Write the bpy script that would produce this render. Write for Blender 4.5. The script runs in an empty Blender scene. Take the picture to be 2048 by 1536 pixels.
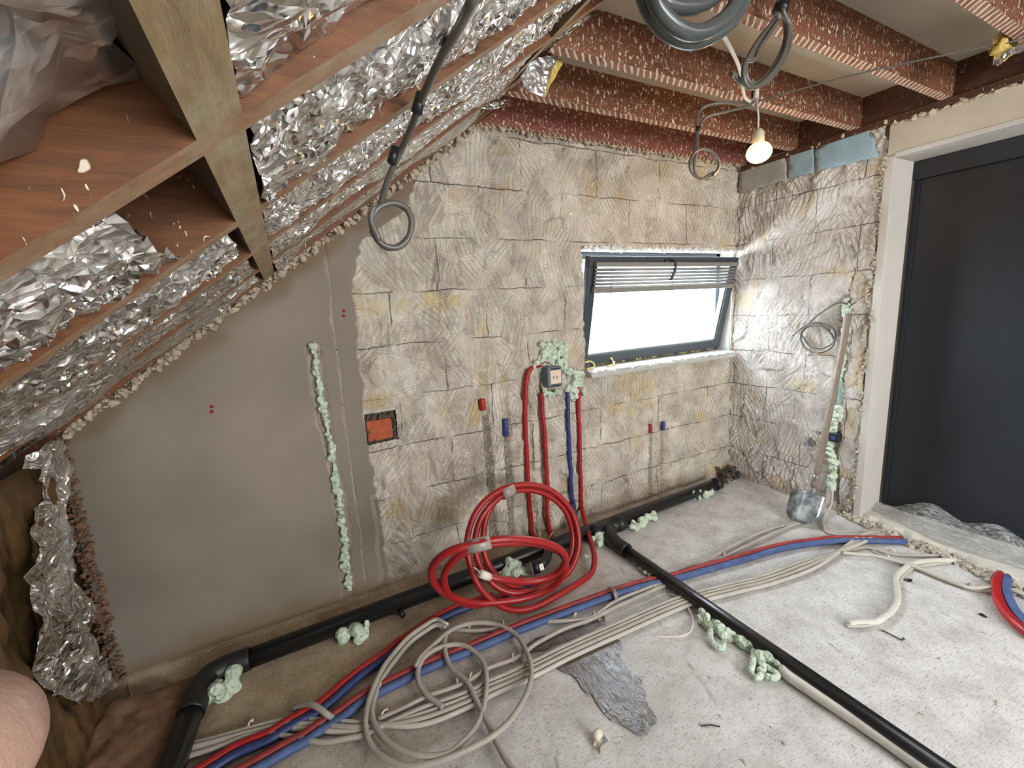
import bpy, bmesh, math, random
import numpy as np
from mathutils import Vector, Matrix, noise
from mathutils.geometry import delaunay_2d_cdt
random.seed(7)
SC = bpy.context.scene
COL = SC.collection

# ------------------------------------------------------------------ camera
F = 858.28
CM = np.array([[0.88333719, 0.12839159, -0.45081151],
               [-0.46567578, 0.13061686, -0.87526299],
               [-0.05349283, 0.98308435, 0.17516758]])
CP = np.array([-3.08552924, -2.17543079, 1.45])
cd = bpy.data.cameras.new('camera'); cam = bpy.data.objects.new('camera', cd); COL.objects.link(cam)
cd.sensor_fit = 'HORIZONTAL'; cd.sensor_width = 36.0; cd.lens = F * 36.0 / 2048.0
cd.clip_start = 0.005; cd.clip_end = 100
cam.matrix_world = Matrix([[*CM[0], CP[0]], [*CM[1], CP[1]], [*CM[2], CP[2]], [0, 0, 0, 1]])
SC.camera = cam

# ------------------------------------------------------------------ world, daylight, exposure
SC.view_settings.view_transform = 'Standard'
SC.view_settings.look = 'None'
SC.view_settings.gamma = 1.0
SC.view_settings.use_curve_mapping = False
SC.view_settings.exposure = 0.22
W = bpy.data.worlds.new('world'); SC.world = W; W.use_nodes = True
bg = W.node_tree.nodes['Background']; bg.inputs[0].default_value = (0.86, 0.93, 1.0, 1); bg.inputs[1].default_value = 5.0

def area(name, loc, target, sx, sy, power, color):
    l = bpy.data.lights.new(name, 'AREA'); l.shape = 'RECTANGLE'; l.size = sx; l.size_y = sy
    l.energy = power; l.color = color
    o = bpy.data.objects.new(name, l); COL.objects.link(o); o.location = loc
    o.rotation_euler = (Vector(target) - Vector(loc)).to_track_quat('-Z', 'Y').to_euler()
    return o
area('daylight_gable_window', (-1.05, 0.52, 1.66), (-0.35, -0.8, 0.55), 1.3, 0.8, 290, (0.80, 0.91, 1.0))
area('daylight_rear_window', (-1.5, -4.86, 1.55), (-1.3, 0, 1.2), 2.3, 1.25, 108, (0.97, 0.98, 1.0))
area('daylight_rear_rooflight', (-1.0, -3.1, 2.44), (-0.9, -2.4, 0), 1.3, 0.8, 34, (0.92, 0.96, 1.0))

# ------------------------------------------------------------------ helpers
def ray(px, py):
    return CM @ np.array([(px - 1024) / F, -(py - 768) / F, -1.0])
def A(px, py, ax, v):
    """point where the sight line of a photo pixel meets the plane <axis ax> = v"""
    d = ray(px, py); t = (v - CP[ax]) / d[ax]
    return Vector(CP + t * d)
FL = lambda px, py, z=0.012: A(px, py, 2, z)
BW = lambda px, py, y=-0.004: A(px, py, 1, y)
RW = lambda px, py, x=-0.004: A(px, py, 0, x)
SL = 0.7297
def zr(x): return 2.375 + SL * (x + 2.096)        # underside of the rafters
UA = math.atan(SL)
US = Vector((math.cos(UA), 0, math.sin(UA)))       # up the slope
UN = Vector((-math.sin(UA), 0, math.cos(UA)))      # out through the roof

def tag(o, label=None, cat=None, group=None, kind=None):
    if label: o['label'] = label
    if cat: o['category'] = cat
    if group: o['group'] = group
    if kind: o['kind'] = kind
    return o
def link(name, me, mat=None, parent=None, smooth=True):
    if mat is not None:
        for m in (mat if isinstance(mat, (list, tuple)) else [mat]): me.materials.append(m)
    if smooth and len(me.polygons): me.polygons.foreach_set('use_smooth', [True] * len(me.polygons))
    o = bpy.data.objects.new(name, me); COL.objects.link(o)
    if parent: o.parent = parent
    return o
def mesh_of(verts, faces):
    me = bpy.data.meshes.new('m'); me.from_pydata([tuple(v) for v in verts], [], [tuple(f) for f in faces]); me.update(); return me
def empty(name, loc=(0, 0, 0)):
    o = bpy.data.objects.new(name, None); COL.objects.link(o); o.location = loc; o.empty_display_size = .05; return o
def adopt(root, *parts):
    """parent parts built in world coordinates to an Empty"""
    for p in parts:
        p.parent = root; p.matrix_parent_inverse = Matrix.Translation(-Vector(root.location))
    return root

class MB:
    def __init__(s): s.v = []; s.f = []
    def add(s, v, f):
        n = len(s.v); s.v += [Vector(p) for p in v]; s.f += [tuple(i + n for i in q) for q in f]; return s
    def box(s, a, b, M=None):
        x0, y0, z0 = a; x1, y1, z1 = b
        v = [Vector(p) for p in ((x0, y0, z0), (x1, y0, z0), (x1, y1, z0), (x0, y1, z0), (x0, y0, z1), (x1, y0, z1), (x1, y1, z1), (x0, y1, z1))]
        if M: v = [M @ p for p in v]
        return s.add(v, [(0, 3, 2, 1), (4, 5, 6, 7), (0, 1, 5, 4), (1, 2, 6, 5), (2, 3, 7, 6), (3, 0, 4, 7)])
    def prism(s, poly, ax, a, b):
        """polygon in the two other axes extruded along axis ax"""
        def P(p, t):
            q = list(p); q.insert(ax, t); return q
        n = len(poly); v = [P(p, a) for p in poly] + [P(p, b) for p in poly]
        f = [tuple(range(n))[::-1], tuple(range(n, 2 * n))] + [(i, (i + 1) % n, n + (i + 1) % n, n + i) for i in range(n)]
        return s.add(v, f)
    def tube(s, pts, r, n=12, cap=True):
        pts = [Vector(p) for p in pts]; m = len(pts)
        rr = r if isinstance(r, (list, tuple)) else [r] * m
        T = [(pts[min(i + 1, m - 1)] - pts[max(i - 1, 0)]).normalized() for i in range(m)]
        up = Vector((0, 0, 1)) if abs(T[0].z) < .9 else Vector((1, 0, 0))
        N = (up - T[0] * up.dot(T[0])).normalized(); v = []
        for i in range(m):
            N = (N - T[i] * N.dot(T[i])).normalized(); B = T[i].cross(N)
            for k in range(n):
                a = 2 * math.pi * k / n; v.append(pts[i] + (N * math.cos(a) + B * math.sin(a)) * rr[i])
        f = [(i * n + k, i * n + (k + 1) % n, (i + 1) * n + (k + 1) % n, (i + 1) * n + k) for i in range(m - 1) for k in range(n)]
        if cap: f += [tuple(range(n))[::-1], tuple((m - 1) * n + k for k in range(n))]
        return s.add(v, f)
    def build(s, name, mat, parent=None, smooth=True, bevel=0):
        me = mesh_of(s.v, s.f)
        o = link(name, me, mat, parent, smooth)
        if bevel:
            md = o.modifiers.new('b', 'BEVEL'); md.width = bevel; md.segments = 2; md.limit_method = 'ANGLE'
        return o
def spline(P, sub=8):
    P = [Vector(p) for p in P]
    if len(P) < 3: return P
    Q = [P[0] * 2 - P[1]] + P + [P[-1] * 2 - P[-2]]; out = []
    for i in range(1, len(Q) - 2):
        a, b, c, d = Q[i - 1:i + 3]
        for k in range(sub):
            t = k / sub; t2 = t * t; t3 = t2 * t
            out.append(.5 * ((2 * b) + (c - a) * t + (2 * a - 5 * b + 4 * c - d) * t2 + (3 * b - a - 3 * c + d) * t3))
    out.append(P[-1]); return out
def clampz(P, z): return [Vector((p.x, p.y, max(p.z, z))) for p in P]
def cable(name, P, r, mat, label=None, cat='cable', group=None, sub=8, n=10, parent=None, rel=True):
    o = MB().tube(spline(P, sub), r, n).build(name, mat, parent)
    if label: tag(o, label, cat, group)
    return o
def ortho(n):
    n = n.normalized(); a = Vector((0, 0, 1)) if abs(n.z) < .9 else Vector((1, 0, 0))
    u = n.cross(a).normalized(); return u, n.cross(u)

# ------------------------------------------------------------------ materials
def S2L(c): return tuple((x / 255 / 12.92 if x / 255 <= .04045 else ((x / 255 + .055) / 1.055) ** 2.4) for x in c)
class NT:
    def __init__(s, name, rough=.6, metal=0, spec=.5):
        s.m = bpy.data.materials.new(name); s.m.use_nodes = True; s.t = s.m.node_tree; s.n = s.t.nodes; s.l = s.t.links
        s.p = s.n['Principled BSDF']; s.set(s.p, 'Roughness', rough); s.set(s.p, 'Metallic', metal); s.set(s.p, 'Specular IOR Level', spec)
        s.tc = s.n.new('ShaderNodeTexCoord'); s.co = s.tc.outputs['Object']
    def set(s, nd, k, v):
        if hasattr(v, 'node'): s.l.new(v, nd.inputs[k])
        else:
            i = nd.inputs[k]
            if isinstance(v, tuple) and len(v) == 3 and i.type == 'RGBA': v = (*v, 1)
            i.default_value = v
    def map(s, scale=(1, 1, 1), rot=(0, 0, 0), loc=(0, 0, 0), co=None):
        m = s.n.new('ShaderNodeMapping'); s.set(m, 'Vector', co or s.co); m.inputs['Scale'].default_value = scale
        m.inputs['Rotation'].default_value = rot; m.inputs['Location'].default_value = loc; return m.outputs[0]
    def noise(s, scale, detail=4, rough=.55, dist=0, co=None, col=False):
        t = s.n.new('ShaderNodeTexNoise'); s.set(t, 'Vector', co or s.co); t.inputs['Scale'].default_value = scale
        t.inputs['Detail'].default_value = detail; t.inputs['Roughness'].default_value = rough; t.inputs['Distortion'].default_value = dist
        return t.outputs[1 if col else 0]
    def vor(s, scale, feat='F1', out=0, rnd=1, co=None):
        t = s.n.new('ShaderNodeTexVoronoi'); t.feature = feat; s.set(t, 'Vector', co or s.co); t.inputs['Scale'].default_value = scale
        t.inputs['Randomness'].default_value = rnd; return t.outputs[out]
    def wave(s, scale, dist=0, co=None, dir='X', detail=2):
        t = s.n.new('ShaderNodeTexWave'); t.bands_direction = dir; s.set(t, 'Vector', co or s.co); t.inputs['Scale'].default_value = scale
        t.inputs['Distortion'].default_value = dist; t.inputs['Detail'].default_value = detail; return t.outputs[1]
    def ramp(s, fac, stops, interp='LINEAR'):
        r = s.n.new('ShaderNodeValToRGB'); s.set(r, 'Fac', fac); e = r.color_ramp.elements; r.color_ramp.interpolation = interp
        while len(e) < len(stops): e.new(.5)
        for k, (p, c) in enumerate(stops):
            e[k].position = p; e[k].color = (c, c, c, 1) if isinstance(c, (int, float)) else (*c, 1)
        return r.outputs[0]
    def mix(s, fac, a, b, mode='MIX'):
        m = s.n.new('ShaderNodeMix'); m.data_type = 'RGBA'; m.blend_type = mode
        s.set(m, 0, fac)
        for k, v in ((6, a), (7, b)):
            if hasattr(v, 'node'): s.l.new(v, m.inputs[k])
            else: m.inputs[k].default_value = (*v, 1) if isinstance(v, tuple) else (v, v, v, 1)
        return m.outputs[2]
    def math(s, op, a, b=0.0):
        m = s.n.new('ShaderNodeMath'); m.operation = op; s.set(m, 0, a); s.set(m, 1, b); return m.outputs[0]
    def bump(s, h, strength=.5, dist=.01, normal=None):
        b = s.n.new('ShaderNodeBump'); s.set(b, 'Height', h); b.inputs['Strength'].default_value = strength; b.inputs['Distance'].default_value = dist
        if normal: s.set(b, 'Normal', normal)
        return b.outputs[0]
    def done(s, color=None, normal=None, rough=None):
        if color is not None: s.set(s.p, 'Base Color', color)
        if normal is not None: s.set(s.p, 'Normal', normal)
        if rough is not None: s.set(s.p, 'Roughness', rough)
        return s.m
def plain(name, rgb, rough=.5, metal=0, var=.12, scale=30, bump=.15, spec=.5):
    t = NT(name, rough, metal, spec); c = S2L(rgb); n = t.noise(scale, 5)
    d = tuple(x * (1 - var) for x in c); b = tuple(min(1, x * (1 + var)) for x in c)
    return t.done(t.ramp(n, [(.3, d), (.7, b)]), t.bump(n, bump, .004))
def wood(name, dark, light, splat=0.0, splat_scale=46, ax=(1, 1, 1), dusty=0, splat_col=(226, 210, 188)):
    t = NT(name, .62)
    co = t.map(scale=ax)
    g = t.noise(9, 8, .65, .6, co=co); fine = t.noise(60, 3, .6, co=co)
    c = t.ramp(g, [(.28, S2L(dark)), (.72, S2L(light))])
    c = t.mix(t.math('MULTIPLY', fine, .35), c, S2L(tuple(int(x * .6) for x in dark)))
    if dusty:
        c = t.mix(t.ramp(t.noise(14, 6, .7), [(.42, 0.0), (.68, dusty)]), c, S2L((178, 168, 146)))
    nrm = t.bump(fine, .3, .002)
    if splat:
        dn = t.noise(11, 3, .6, col=True)
        wco = t.n.new('ShaderNodeVectorMath'); wco.operation = 'ADD'; t.l.new(t.map(scale=(1, 1, .55)), wco.inputs[0])
        sc = t.n.new('ShaderNodeVectorMath'); sc.operation = 'SCALE'; t.l.new(t.noise(30, 2, .5, col=True), sc.inputs[0]); sc.inputs['Scale'].default_value = .035
        t.l.new(sc.outputs[0], wco.inputs[1])
        v = t.vor(splat_scale, co=wco.outputs[0])
        v2 = t.vor(splat_scale * 2.1, co=wco.outputs[0])
        clus = t.ramp(t.noise(3.2, 4, .6), [(.26, 0.1), (.52, 1.0)])
        m = t.ramp(v, [(.17 * splat, 1.0), (.26 * splat, 0.0)])
        m2 = t.ramp(v2, [(.13 * splat, 1.0), (.22 * splat, 0.0)])
        m = t.math('MULTIPLY', t.math('MAXIMUM', m, m2), clus)
        # thin curled streaks
        st = t.noise(62, 2, .5, 1.6, co=t.map(scale=(1.2, 1, .45)))
        ms = t.ramp(st, [(.64 + .05 * (splat < .4), 0.0), (.68 + .05 * (splat < .4), 1.0)])
        m = t.math('MAXIMUM', m, t.math('MULTIPLY', ms, clus))
        c = t.mix(m, c, S2L(splat_col)); nrm = t.bump(m, .6, .004, nrm)
    return t.done(c, nrm)

M = {}
def foil_mat(name, base, rough, bs, dark=.0):
    t = NT(name, rough, 1.0)
    wv = t.n.new('ShaderNodeVectorMath'); wv.operation = 'SCALE'; t.l.new(t.noise(9, 3, .5, col=True), wv.inputs[0]); wv.inputs['Scale'].default_value = .09
    wa = t.n.new('ShaderNodeVectorMath'); t.l.new(t.co, wa.inputs[0]); t.l.new(wv.outputs[0], wa.inputs[1])
    d1 = t.vor(17, 'DISTANCE_TO_EDGE', 0, co=wa.outputs[0]); d2 = t.vor(41, 'F1', 0, co=wa.outputs[0]); d3 = t.noise(60, 2, .5, 1.0)
    n = t.bump(t.ramp(d1, [(.0, 0.0), (.25, 1.0)]), bs * .55, .016); n = t.bump(d2, bs * .7, .012, n); n = t.bump(d3, bs * .35, .002, n)
    c = t.ramp(t.noise(9, 5, .6), [(.3, tuple(x * .72 for x in S2L(base))), (.6, S2L(base)), (.8, tuple(min(1, x * 1.1) for x in S2L(base)))])
    dust = t.ramp(t.noise(3.1, 5, .65), [(.5, 0.0), (.75, .42)])
    t.set(t.p, 'Metallic', t.math('SUBTRACT', 1.0, dust))
    r = t.ramp(t.noise(12, 4), [(.3, rough * .75), (.75, rough * 1.9)])
    return t.done(c, n, r)
M['foil'] = foil_mat('foil', (236, 234, 230), .16, .8)
M['foil_smooth'] = foil_mat('foil_smooth', (222, 219, 216), .3, .3)
M['rafter'] = wood('rafter_wood', (86, 50, 24), (134, 84, 44), splat=.32, splat_scale=30, ax=(1.2, 9, 9))
M['rafter_edge'] = wood('rafter_edge_wood', (134, 96, 62), (184, 142, 104), ax=(1.5, 8, 8), dusty=.5)
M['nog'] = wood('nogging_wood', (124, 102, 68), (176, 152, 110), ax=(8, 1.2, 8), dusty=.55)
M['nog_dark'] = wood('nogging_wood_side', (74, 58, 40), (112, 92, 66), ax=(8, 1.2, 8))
M['joist'] = wood('joist_wood', (96, 54, 34), (142, 88, 56), splat=1.0, ax=(1.2, 9, 9))
M['joist_red'] = wood('joist_red_wood', (114, 60, 50), (152, 86, 70), splat=1.0, ax=(1.2, 9, 9))
M['rim'] = wood('rim_wood', (62, 36, 22), (98, 58, 36), splat=.35, ax=(9, 1.2, 9))
# underside of the joists: diagonal plaster ridges left by the old ceiling
t = NT('joist_underside', .8)
w = t.wave(12.5, 2.2, co=t.map(rot=(0, 0, .75), scale=(1, 1, 0)), dir='X', detail=1)
wn = t.noise(25, 4)
k = t.ramp(t.math('ADD', w, t.math('MULTIPLY', t.math('SUBTRACT', wn, .5), .9)), [(.68, 0.0), (.78, 1.0)])
base = t.ramp(t.noise(20, 4), [(.3, S2L((120, 72, 48))), (.7, S2L((168, 128, 104)))])
M['joist_under'] = t.done(t.mix(k, base, S2L((226, 206, 186))), t.bump(k, .8, .01))
t = NT('rough_wall', .9, 0, .2)
def wall_mat(name, ux, pal=((184, 170, 154), (210, 200, 183), (226, 218, 205))):
    t = NT(name, .92, 0, .15)
    sep = t.n.new('ShaderNodeSeparateXYZ'); t.l.new(t.co, sep.inputs[0])
    cb = t.n.new('ShaderNodeCombineXYZ'); t.l.new(sep.outputs[ux], cb.inputs[0]); t.l.new(sep.outputs[2], cb.inputs[1])
    uv = cb.outputs[0]
    nw = t.n.new('ShaderNodeVectorMath'); nw.operation = 'SCALE'; t.l.new(t.noise(7, 3, .5, col=True), nw.inputs[0]); nw.inputs['Scale'].default_value = .03
    ad = t.n.new('ShaderNodeVectorMath'); t.l.new(uv, ad.inputs[0]); t.l.new(nw.outputs[0], ad.inputs[1])
    br = t.n.new('ShaderNodeTexBrick'); t.l.new(ad.outputs[0], br.inputs['Vector']); br.inputs['Scale'].default_value = 1.0
    br.inputs['Mortar Size'].default_value = .0032; br.inputs['Brick Width'].default_value = .52; br.inputs['Row Height'].default_value = .262
    br.inputs['Mortar Smooth'].default_value = .3; br.offset = .5
    joint = t.math('MULTIPLY', br.outputs['Fac'], t.ramp(t.noise(4.5, 3), [(.42, 0.0), (.55, 1.0)]))
    att = t.n.new('ShaderNodeAttribute'); att.attribute_name = 'mask'
    sm = t.n.new('ShaderNodeSeparateColor'); t.l.new(att.outputs['Color'], sm.inputs[0])
    smooth, chase, yel = sm.outputs[0], sm.outputs[1], sm.outputs[2]
    n1 = t.noise(6, 6, .6); n2 = t.noise(2.3, 4, .6)
    c = t.ramp(n1, [(.3, S2L(pal[0])), (.5, S2L(pal[1])), (.7, S2L(pal[2]))])
    c = t.mix(t.ramp(n2, [(.52, 0.0), (.72, .55)]), c, S2L((176, 158, 152)))
    yy = t.ramp(t.noise(3.4, 4, .55, co=t.map(loc=(5, 2, 1))), [(.58, 0.0), (.66, .65)])
    c = t.mix(yy, c, S2L((205, 184, 138)))
    vn = t.n.new('ShaderNodeTexVoronoi'); vn.feature = 'DISTANCE_TO_EDGE'; t.l.new(t.map(scale=(1, 1, .7)), vn.inputs['Vector']); vn.inputs['Scale'].default_value = 17
    crack = t.math('MULTIPLY', t.ramp(vn.outputs[0], [(.0, 1.0), (.03, 0.0)]), t.ramp(t.noise(9, 2), [(.5, 0.0), (.6, .55)]))
    pit = t.ramp(t.noise(55, 6, .75), [(.3, 1.0), (.42, 0.0)])
    c = t.mix(t.math('MULTIPLY', joint, .85), c, S2L((70, 60, 50)))
    c = t.mix(t.math('MULTIPLY', crack, .6), c, S2L((136, 118, 100)))
    c = t.mix(t.math('MULTIPLY', pit, .22), c, S2L((120, 104, 84)))
    att2 = t.n.new('ShaderNodeAttribute'); att2.attribute_name = 'dirt'
    c = t.mix(t.math('MULTIPLY', yel, .75), c, S2L((204, 184, 136)))
    agg = t.ramp(t.noise(120, 3, .7), [(.38, S2L((84, 76, 70))), (.5, S2L((142, 126, 114))), (.62, S2L((196, 184, 168)))])
    c = t.mix(chase, c, agg)
    sp = t.ramp(t.noise(1.7, 5, .5), [(.3, S2L((124, 114, 102))), (.7, S2L((148, 136, 123)))])
    sp = t.mix(t.ramp(t.noise(40, 4, .7), [(.64, 0.0), (.72, .4)]), sp, S2L((110, 98, 86)))
    c = t.mix(smooth, c, sp)
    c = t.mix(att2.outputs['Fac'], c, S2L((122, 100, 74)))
    rough_amt = t.math('SUBTRACT', 1.0, smooth)
    h = t.math('ADD', t.math('MULTIPLY', t.noise(90, 5, .7), .5), t.math('MULTIPLY', t.noise(28, 4, .6, 1.0), .8))
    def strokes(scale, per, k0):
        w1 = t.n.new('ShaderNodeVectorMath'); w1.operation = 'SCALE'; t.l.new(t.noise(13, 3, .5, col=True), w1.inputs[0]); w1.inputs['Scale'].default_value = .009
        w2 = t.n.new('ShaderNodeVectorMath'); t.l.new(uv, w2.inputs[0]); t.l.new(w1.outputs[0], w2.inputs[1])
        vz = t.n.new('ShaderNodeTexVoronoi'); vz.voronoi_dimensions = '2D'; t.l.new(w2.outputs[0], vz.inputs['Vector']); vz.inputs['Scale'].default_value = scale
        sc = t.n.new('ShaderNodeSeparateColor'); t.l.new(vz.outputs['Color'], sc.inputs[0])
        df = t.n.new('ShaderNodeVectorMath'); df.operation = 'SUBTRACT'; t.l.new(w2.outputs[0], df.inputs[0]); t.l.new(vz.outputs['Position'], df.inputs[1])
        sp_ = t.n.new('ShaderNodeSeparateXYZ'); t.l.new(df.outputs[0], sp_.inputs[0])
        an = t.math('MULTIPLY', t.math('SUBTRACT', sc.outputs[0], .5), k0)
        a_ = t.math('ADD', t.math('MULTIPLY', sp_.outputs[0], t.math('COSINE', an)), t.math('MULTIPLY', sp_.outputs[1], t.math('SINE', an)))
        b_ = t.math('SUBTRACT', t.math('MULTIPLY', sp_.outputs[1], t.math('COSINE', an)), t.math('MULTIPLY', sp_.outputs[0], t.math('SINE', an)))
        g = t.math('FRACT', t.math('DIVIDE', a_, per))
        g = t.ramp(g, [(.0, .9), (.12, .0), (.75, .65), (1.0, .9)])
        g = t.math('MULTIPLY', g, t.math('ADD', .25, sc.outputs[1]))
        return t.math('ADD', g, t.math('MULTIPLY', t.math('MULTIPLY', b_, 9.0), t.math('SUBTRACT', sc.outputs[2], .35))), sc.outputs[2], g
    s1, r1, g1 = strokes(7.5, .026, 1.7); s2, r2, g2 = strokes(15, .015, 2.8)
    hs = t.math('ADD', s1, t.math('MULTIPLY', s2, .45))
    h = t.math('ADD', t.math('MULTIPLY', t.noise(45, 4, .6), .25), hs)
    # every chisel facet exposes stone of its own tone; ridge crests painted lighter to imitate relief shading
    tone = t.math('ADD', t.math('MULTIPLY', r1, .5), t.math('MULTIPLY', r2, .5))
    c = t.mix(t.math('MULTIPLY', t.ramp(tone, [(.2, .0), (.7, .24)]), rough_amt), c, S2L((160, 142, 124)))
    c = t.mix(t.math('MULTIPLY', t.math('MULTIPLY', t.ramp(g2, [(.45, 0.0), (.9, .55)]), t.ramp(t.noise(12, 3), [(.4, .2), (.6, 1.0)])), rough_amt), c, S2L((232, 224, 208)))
    h = t.math('SUBTRACT', t.math('MULTIPLY', h, rough_amt), t.math('MULTIPLY', t.math('MULTIPLY', joint, rough_amt), 1.1))
    return t.done(c, t.bump(h, 1.0, .011))
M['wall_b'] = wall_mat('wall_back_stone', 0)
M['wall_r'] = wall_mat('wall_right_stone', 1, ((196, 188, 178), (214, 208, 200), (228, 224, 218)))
t = NT('floor_concrete', .85, 0, .3)
n1 = t.noise(1.3, 6, .6); n2 = t.noise(7, 6, .65); n3 = t.noise(70, 4, .7)
sep = t.n.new('ShaderNodeSeparateXYZ'); t.l.new(t.co, sep.inputs[0])
c = t.ramp(n2, [(.3, S2L((180, 176, 170))), (.55, S2L((208, 206, 201))), (.8, S2L((224, 223, 220)))])
# brown damp / untreated screed towards the gable and the eaves, dusted screed elsewhere; partly painted-in shade and window light
edge = t.math('ADD', t.math('ADD', sep.outputs[1], t.math('MULTIPLY', sep.outputs[0], -.36)), t.math('MULTIPLY', t.math('SUBTRACT', n1, .5), 1.3))
brown = t.ramp(t.math('ADD', edge, -.02), [(.0, 0.0), (.55, .85)])
cb_ = t.ramp(n2, [(.3, S2L((136, 112, 80))), (.55, S2L((164, 140, 106))), (.8, S2L((184, 164, 134)))])
c = t.mix(brown, c, cb_)
spk = t.ramp(t.noise(110, 3, .65), [(.34, 1.0), (.41, 0.0)])
c = t.mix(t.math('MULTIPLY', spk, .55), c, S2L((84, 74, 66)))
spw = t.ramp(t.noise(95, 3, .6, co=t.map(loc=(3, 1, 0))), [(.62, 0.0), (.68, .5)])
c = t.mix(spw, c, S2L((222, 216, 206)))
scr = t.ramp(t.noise(30, 3, .6, co=t.map(rot=(0, 0, .5), scale=(1, 9, 1))), [(.36, .5), (.44, 0.0)])
c = t.mix(scr, c, S2L((140, 124, 106)))
kerf = t.map(rot=(0, 0, .32), loc=(.13, .05, 0)); sk_ = t.n.new('ShaderNodeSeparateXYZ'); t.l.new(kerf, sk_.inputs[0])
kf = t.ramp(t.math('PINGPONG', sk_.outputs[0], .31), [(.0, 1.0), (.010, 0.0)])
c = t.mix(t.math('MULTIPLY', kf, t.ramp(t.noise(9, 3, .6), [(.5, 0.0), (.62, .55)])), c, S2L((118, 106, 94)))
dk = t.ramp(t.vor(9), [(.03, 1.0), (.06, 0.0)])
c = t.mix(t.math('MULTIPLY', dk, t.ramp(t.noise(3), [(.5, 0.0), (.6, .8)])), c, S2L((66, 56, 48)))
patch = t.ramp(t.noise(2.2, 5, .6, .8, co=t.map(loc=(1.5, 4.2, 0))), [(.56, 0.0), (.66, .6)])
c = t.mix(t.math('MULTIPLY', patch, brown), c, S2L((104, 76, 50)))
M['floor'] = t.done(c, t.bump(t.math('ADD', t.math('MULTIPLY', n3, .6), n2), .45, .008))
t = NT('wet_floor', .12, 0, .7)
n2 = t.noise(14, 5, .6); wv = t.wave(12, 3.0, co=t.map(rot=(0, 0, -.35)), dir='X', detail=3); wv2 = t.noise(75, 4, .7)
wv = t.noise(30, 4, .6, .6, co=t.map(rot=(0, 0, -.35), scale=(1.6, .35, 1)))
M['wet'] = t.done(t.ramp(n2, [(.3, S2L((66, 57, 50))), (.7, S2L((104, 92, 80)))]),
                  t.bump(t.math('ADD', t.math('MULTIPLY', wv, 1.4), t.math('MULTIPLY', wv2, .5)), .4, .006), t.ramp(wv2, [(.38, .42), (.6, .1)]))
t = NT('ceiling_board', .8)
n = t.noise(3, 5); g = t.noise(12, 5, .6, co=t.map(scale=(.6, 8, 1)))
M['ceil'] = t.done(t.mix(t.math('MULTIPLY', g, .25), t.ramp(n, [(.3, S2L((178, 166, 148))), (.7, S2L((196, 186, 168)))]), S2L((150, 136, 116))), t.bump(g, .15, .003))
M['jamb'] = plain('jamb_paint', (196, 190, 180), .6, var=.05, scale=6, bump=.05)
M['header'] = plain('header_plaster', (192, 180, 160), .9, var=.1, scale=7, bump=.4)
M['door'] = plain('door_black', (28, 33, 40), .5, var=.12, scale=3, bump=.03)
M['door2'] = plain('door_black_leaf', (24, 28, 34), .5, var=.12, scale=3, bump=.03)
M['black'] = plain('black_pipe', (22, 22, 23), .32, var=.2, scale=20, bump=.1)
M['blacksock'] = plain('black_socket', (26, 26, 26), .45, var=.2, scale=20, bump=.1)
M['red'] = plain('red_conduit', (152, 25, 25), .38, var=.1, scale=40, bump=.12)
M['red_dusty'] = plain('red_conduit_dusty', (142, 48, 46), .6, var=.3, scale=24, bump=.2)
M['red_wall'] = plain('red_conduit_wall', (158, 22, 22), .5, var=.15, scale=24, bump=.2)
M['blue'] = plain('blue_conduit', (38, 52, 98), .5, var=.2, scale=24, bump=.2)
M['blue_dusty'] = plain('blue_conduit_dusty', (70, 88, 130), .65, var=.28, scale=20, bump=.25)
M['blue_wall'] = plain('blue_conduit_wall', (38, 56, 116), .5, var=.15, scale=24, bump=.2)
M['grey'] = plain('grey_cable', (168, 160, 148), .5, var=.12, scale=14, bump=.08)
M['grey2'] = plain('grey_cable_light', (186, 180, 168), .5, var=.1, scale=14, bump=.08)
M['grey_dark'] = plain('grey_cable_dark', (92, 88, 80), .35, var=.12, scale=20, bump=.05)
M['grey_near'] = plain('grey_cable_near', (72, 76, 74), .22, var=.1, scale=20, bump=.02)
M['white_cable'] = plain('white_cable', (206, 202, 190), .5, var=.1, scale=20, bump=.1)
M['clip'] = plain('clip_plastic', (222, 214, 196), .5, var=.05)
t = NT('green_foam', .75, 0, .3)
n = t.noise(22, 5, .6); v = t.vor(60)
M['foam'] = t.done(t.ramp(n, [(.3, S2L((178, 194, 170))), (.55, S2L((202, 216, 194))), (.8, S2L((224, 232, 214)))]), t.bump(t.math('ADD', n, v), .8, .012))
M['foam_y'] = plain('old_yellow_foam', (206, 192, 126), .8, var=.25, scale=30, bump=.6)
M['frame'] = plain('window_frame_anthracite', (58, 64, 70), .4, var=.08, scale=6, bump=.02)
M['alu'] = plain('bright_aluminium', (200, 204, 206), .3, .9, var=.04, scale=8, bump=.02)
M['slat'] = plain('blind_slat', (140, 140, 136), .45, var=.05, scale=6, bump=.02)
M['rail'] = plain('blind_rail', (126, 124, 116), .45, var=.05, scale=6, bump=.02)
M['handle'] = plain('black_handle', (24, 24, 26), .4)
M['sill'] = plain('sill_stone', (178, 176, 168), .8, var=.08, scale=12, bump=.4)
M['white_plaster'] = plain('white_plaster_break', (222, 222, 218), .9, var=.1, scale=30, bump=.7)
M['crumb'] = plain('plaster_crumbs', (186, 172, 150), .95, var=.25, scale=25, bump=.8)
M['rubble'] = plain('rubble', (182, 172, 156), .95, var=.35, scale=18, bump=.9)
M['threshold'] = plain('threshold_screed', (204, 200, 188), .9, var=.1, scale=9, bump=.5)
M['bluebd'] = plain('blue_board', (152, 178, 188), .85, var=.12, scale=14, bump=.6)
M['greybd'] = plain('grey_board', (166, 164, 156), .85, var=.12, scale=14, bump=.6)
M['brick'] = plain('red_brick', (168, 84, 52), .9, var=.22, scale=22, bump=.8)
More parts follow.
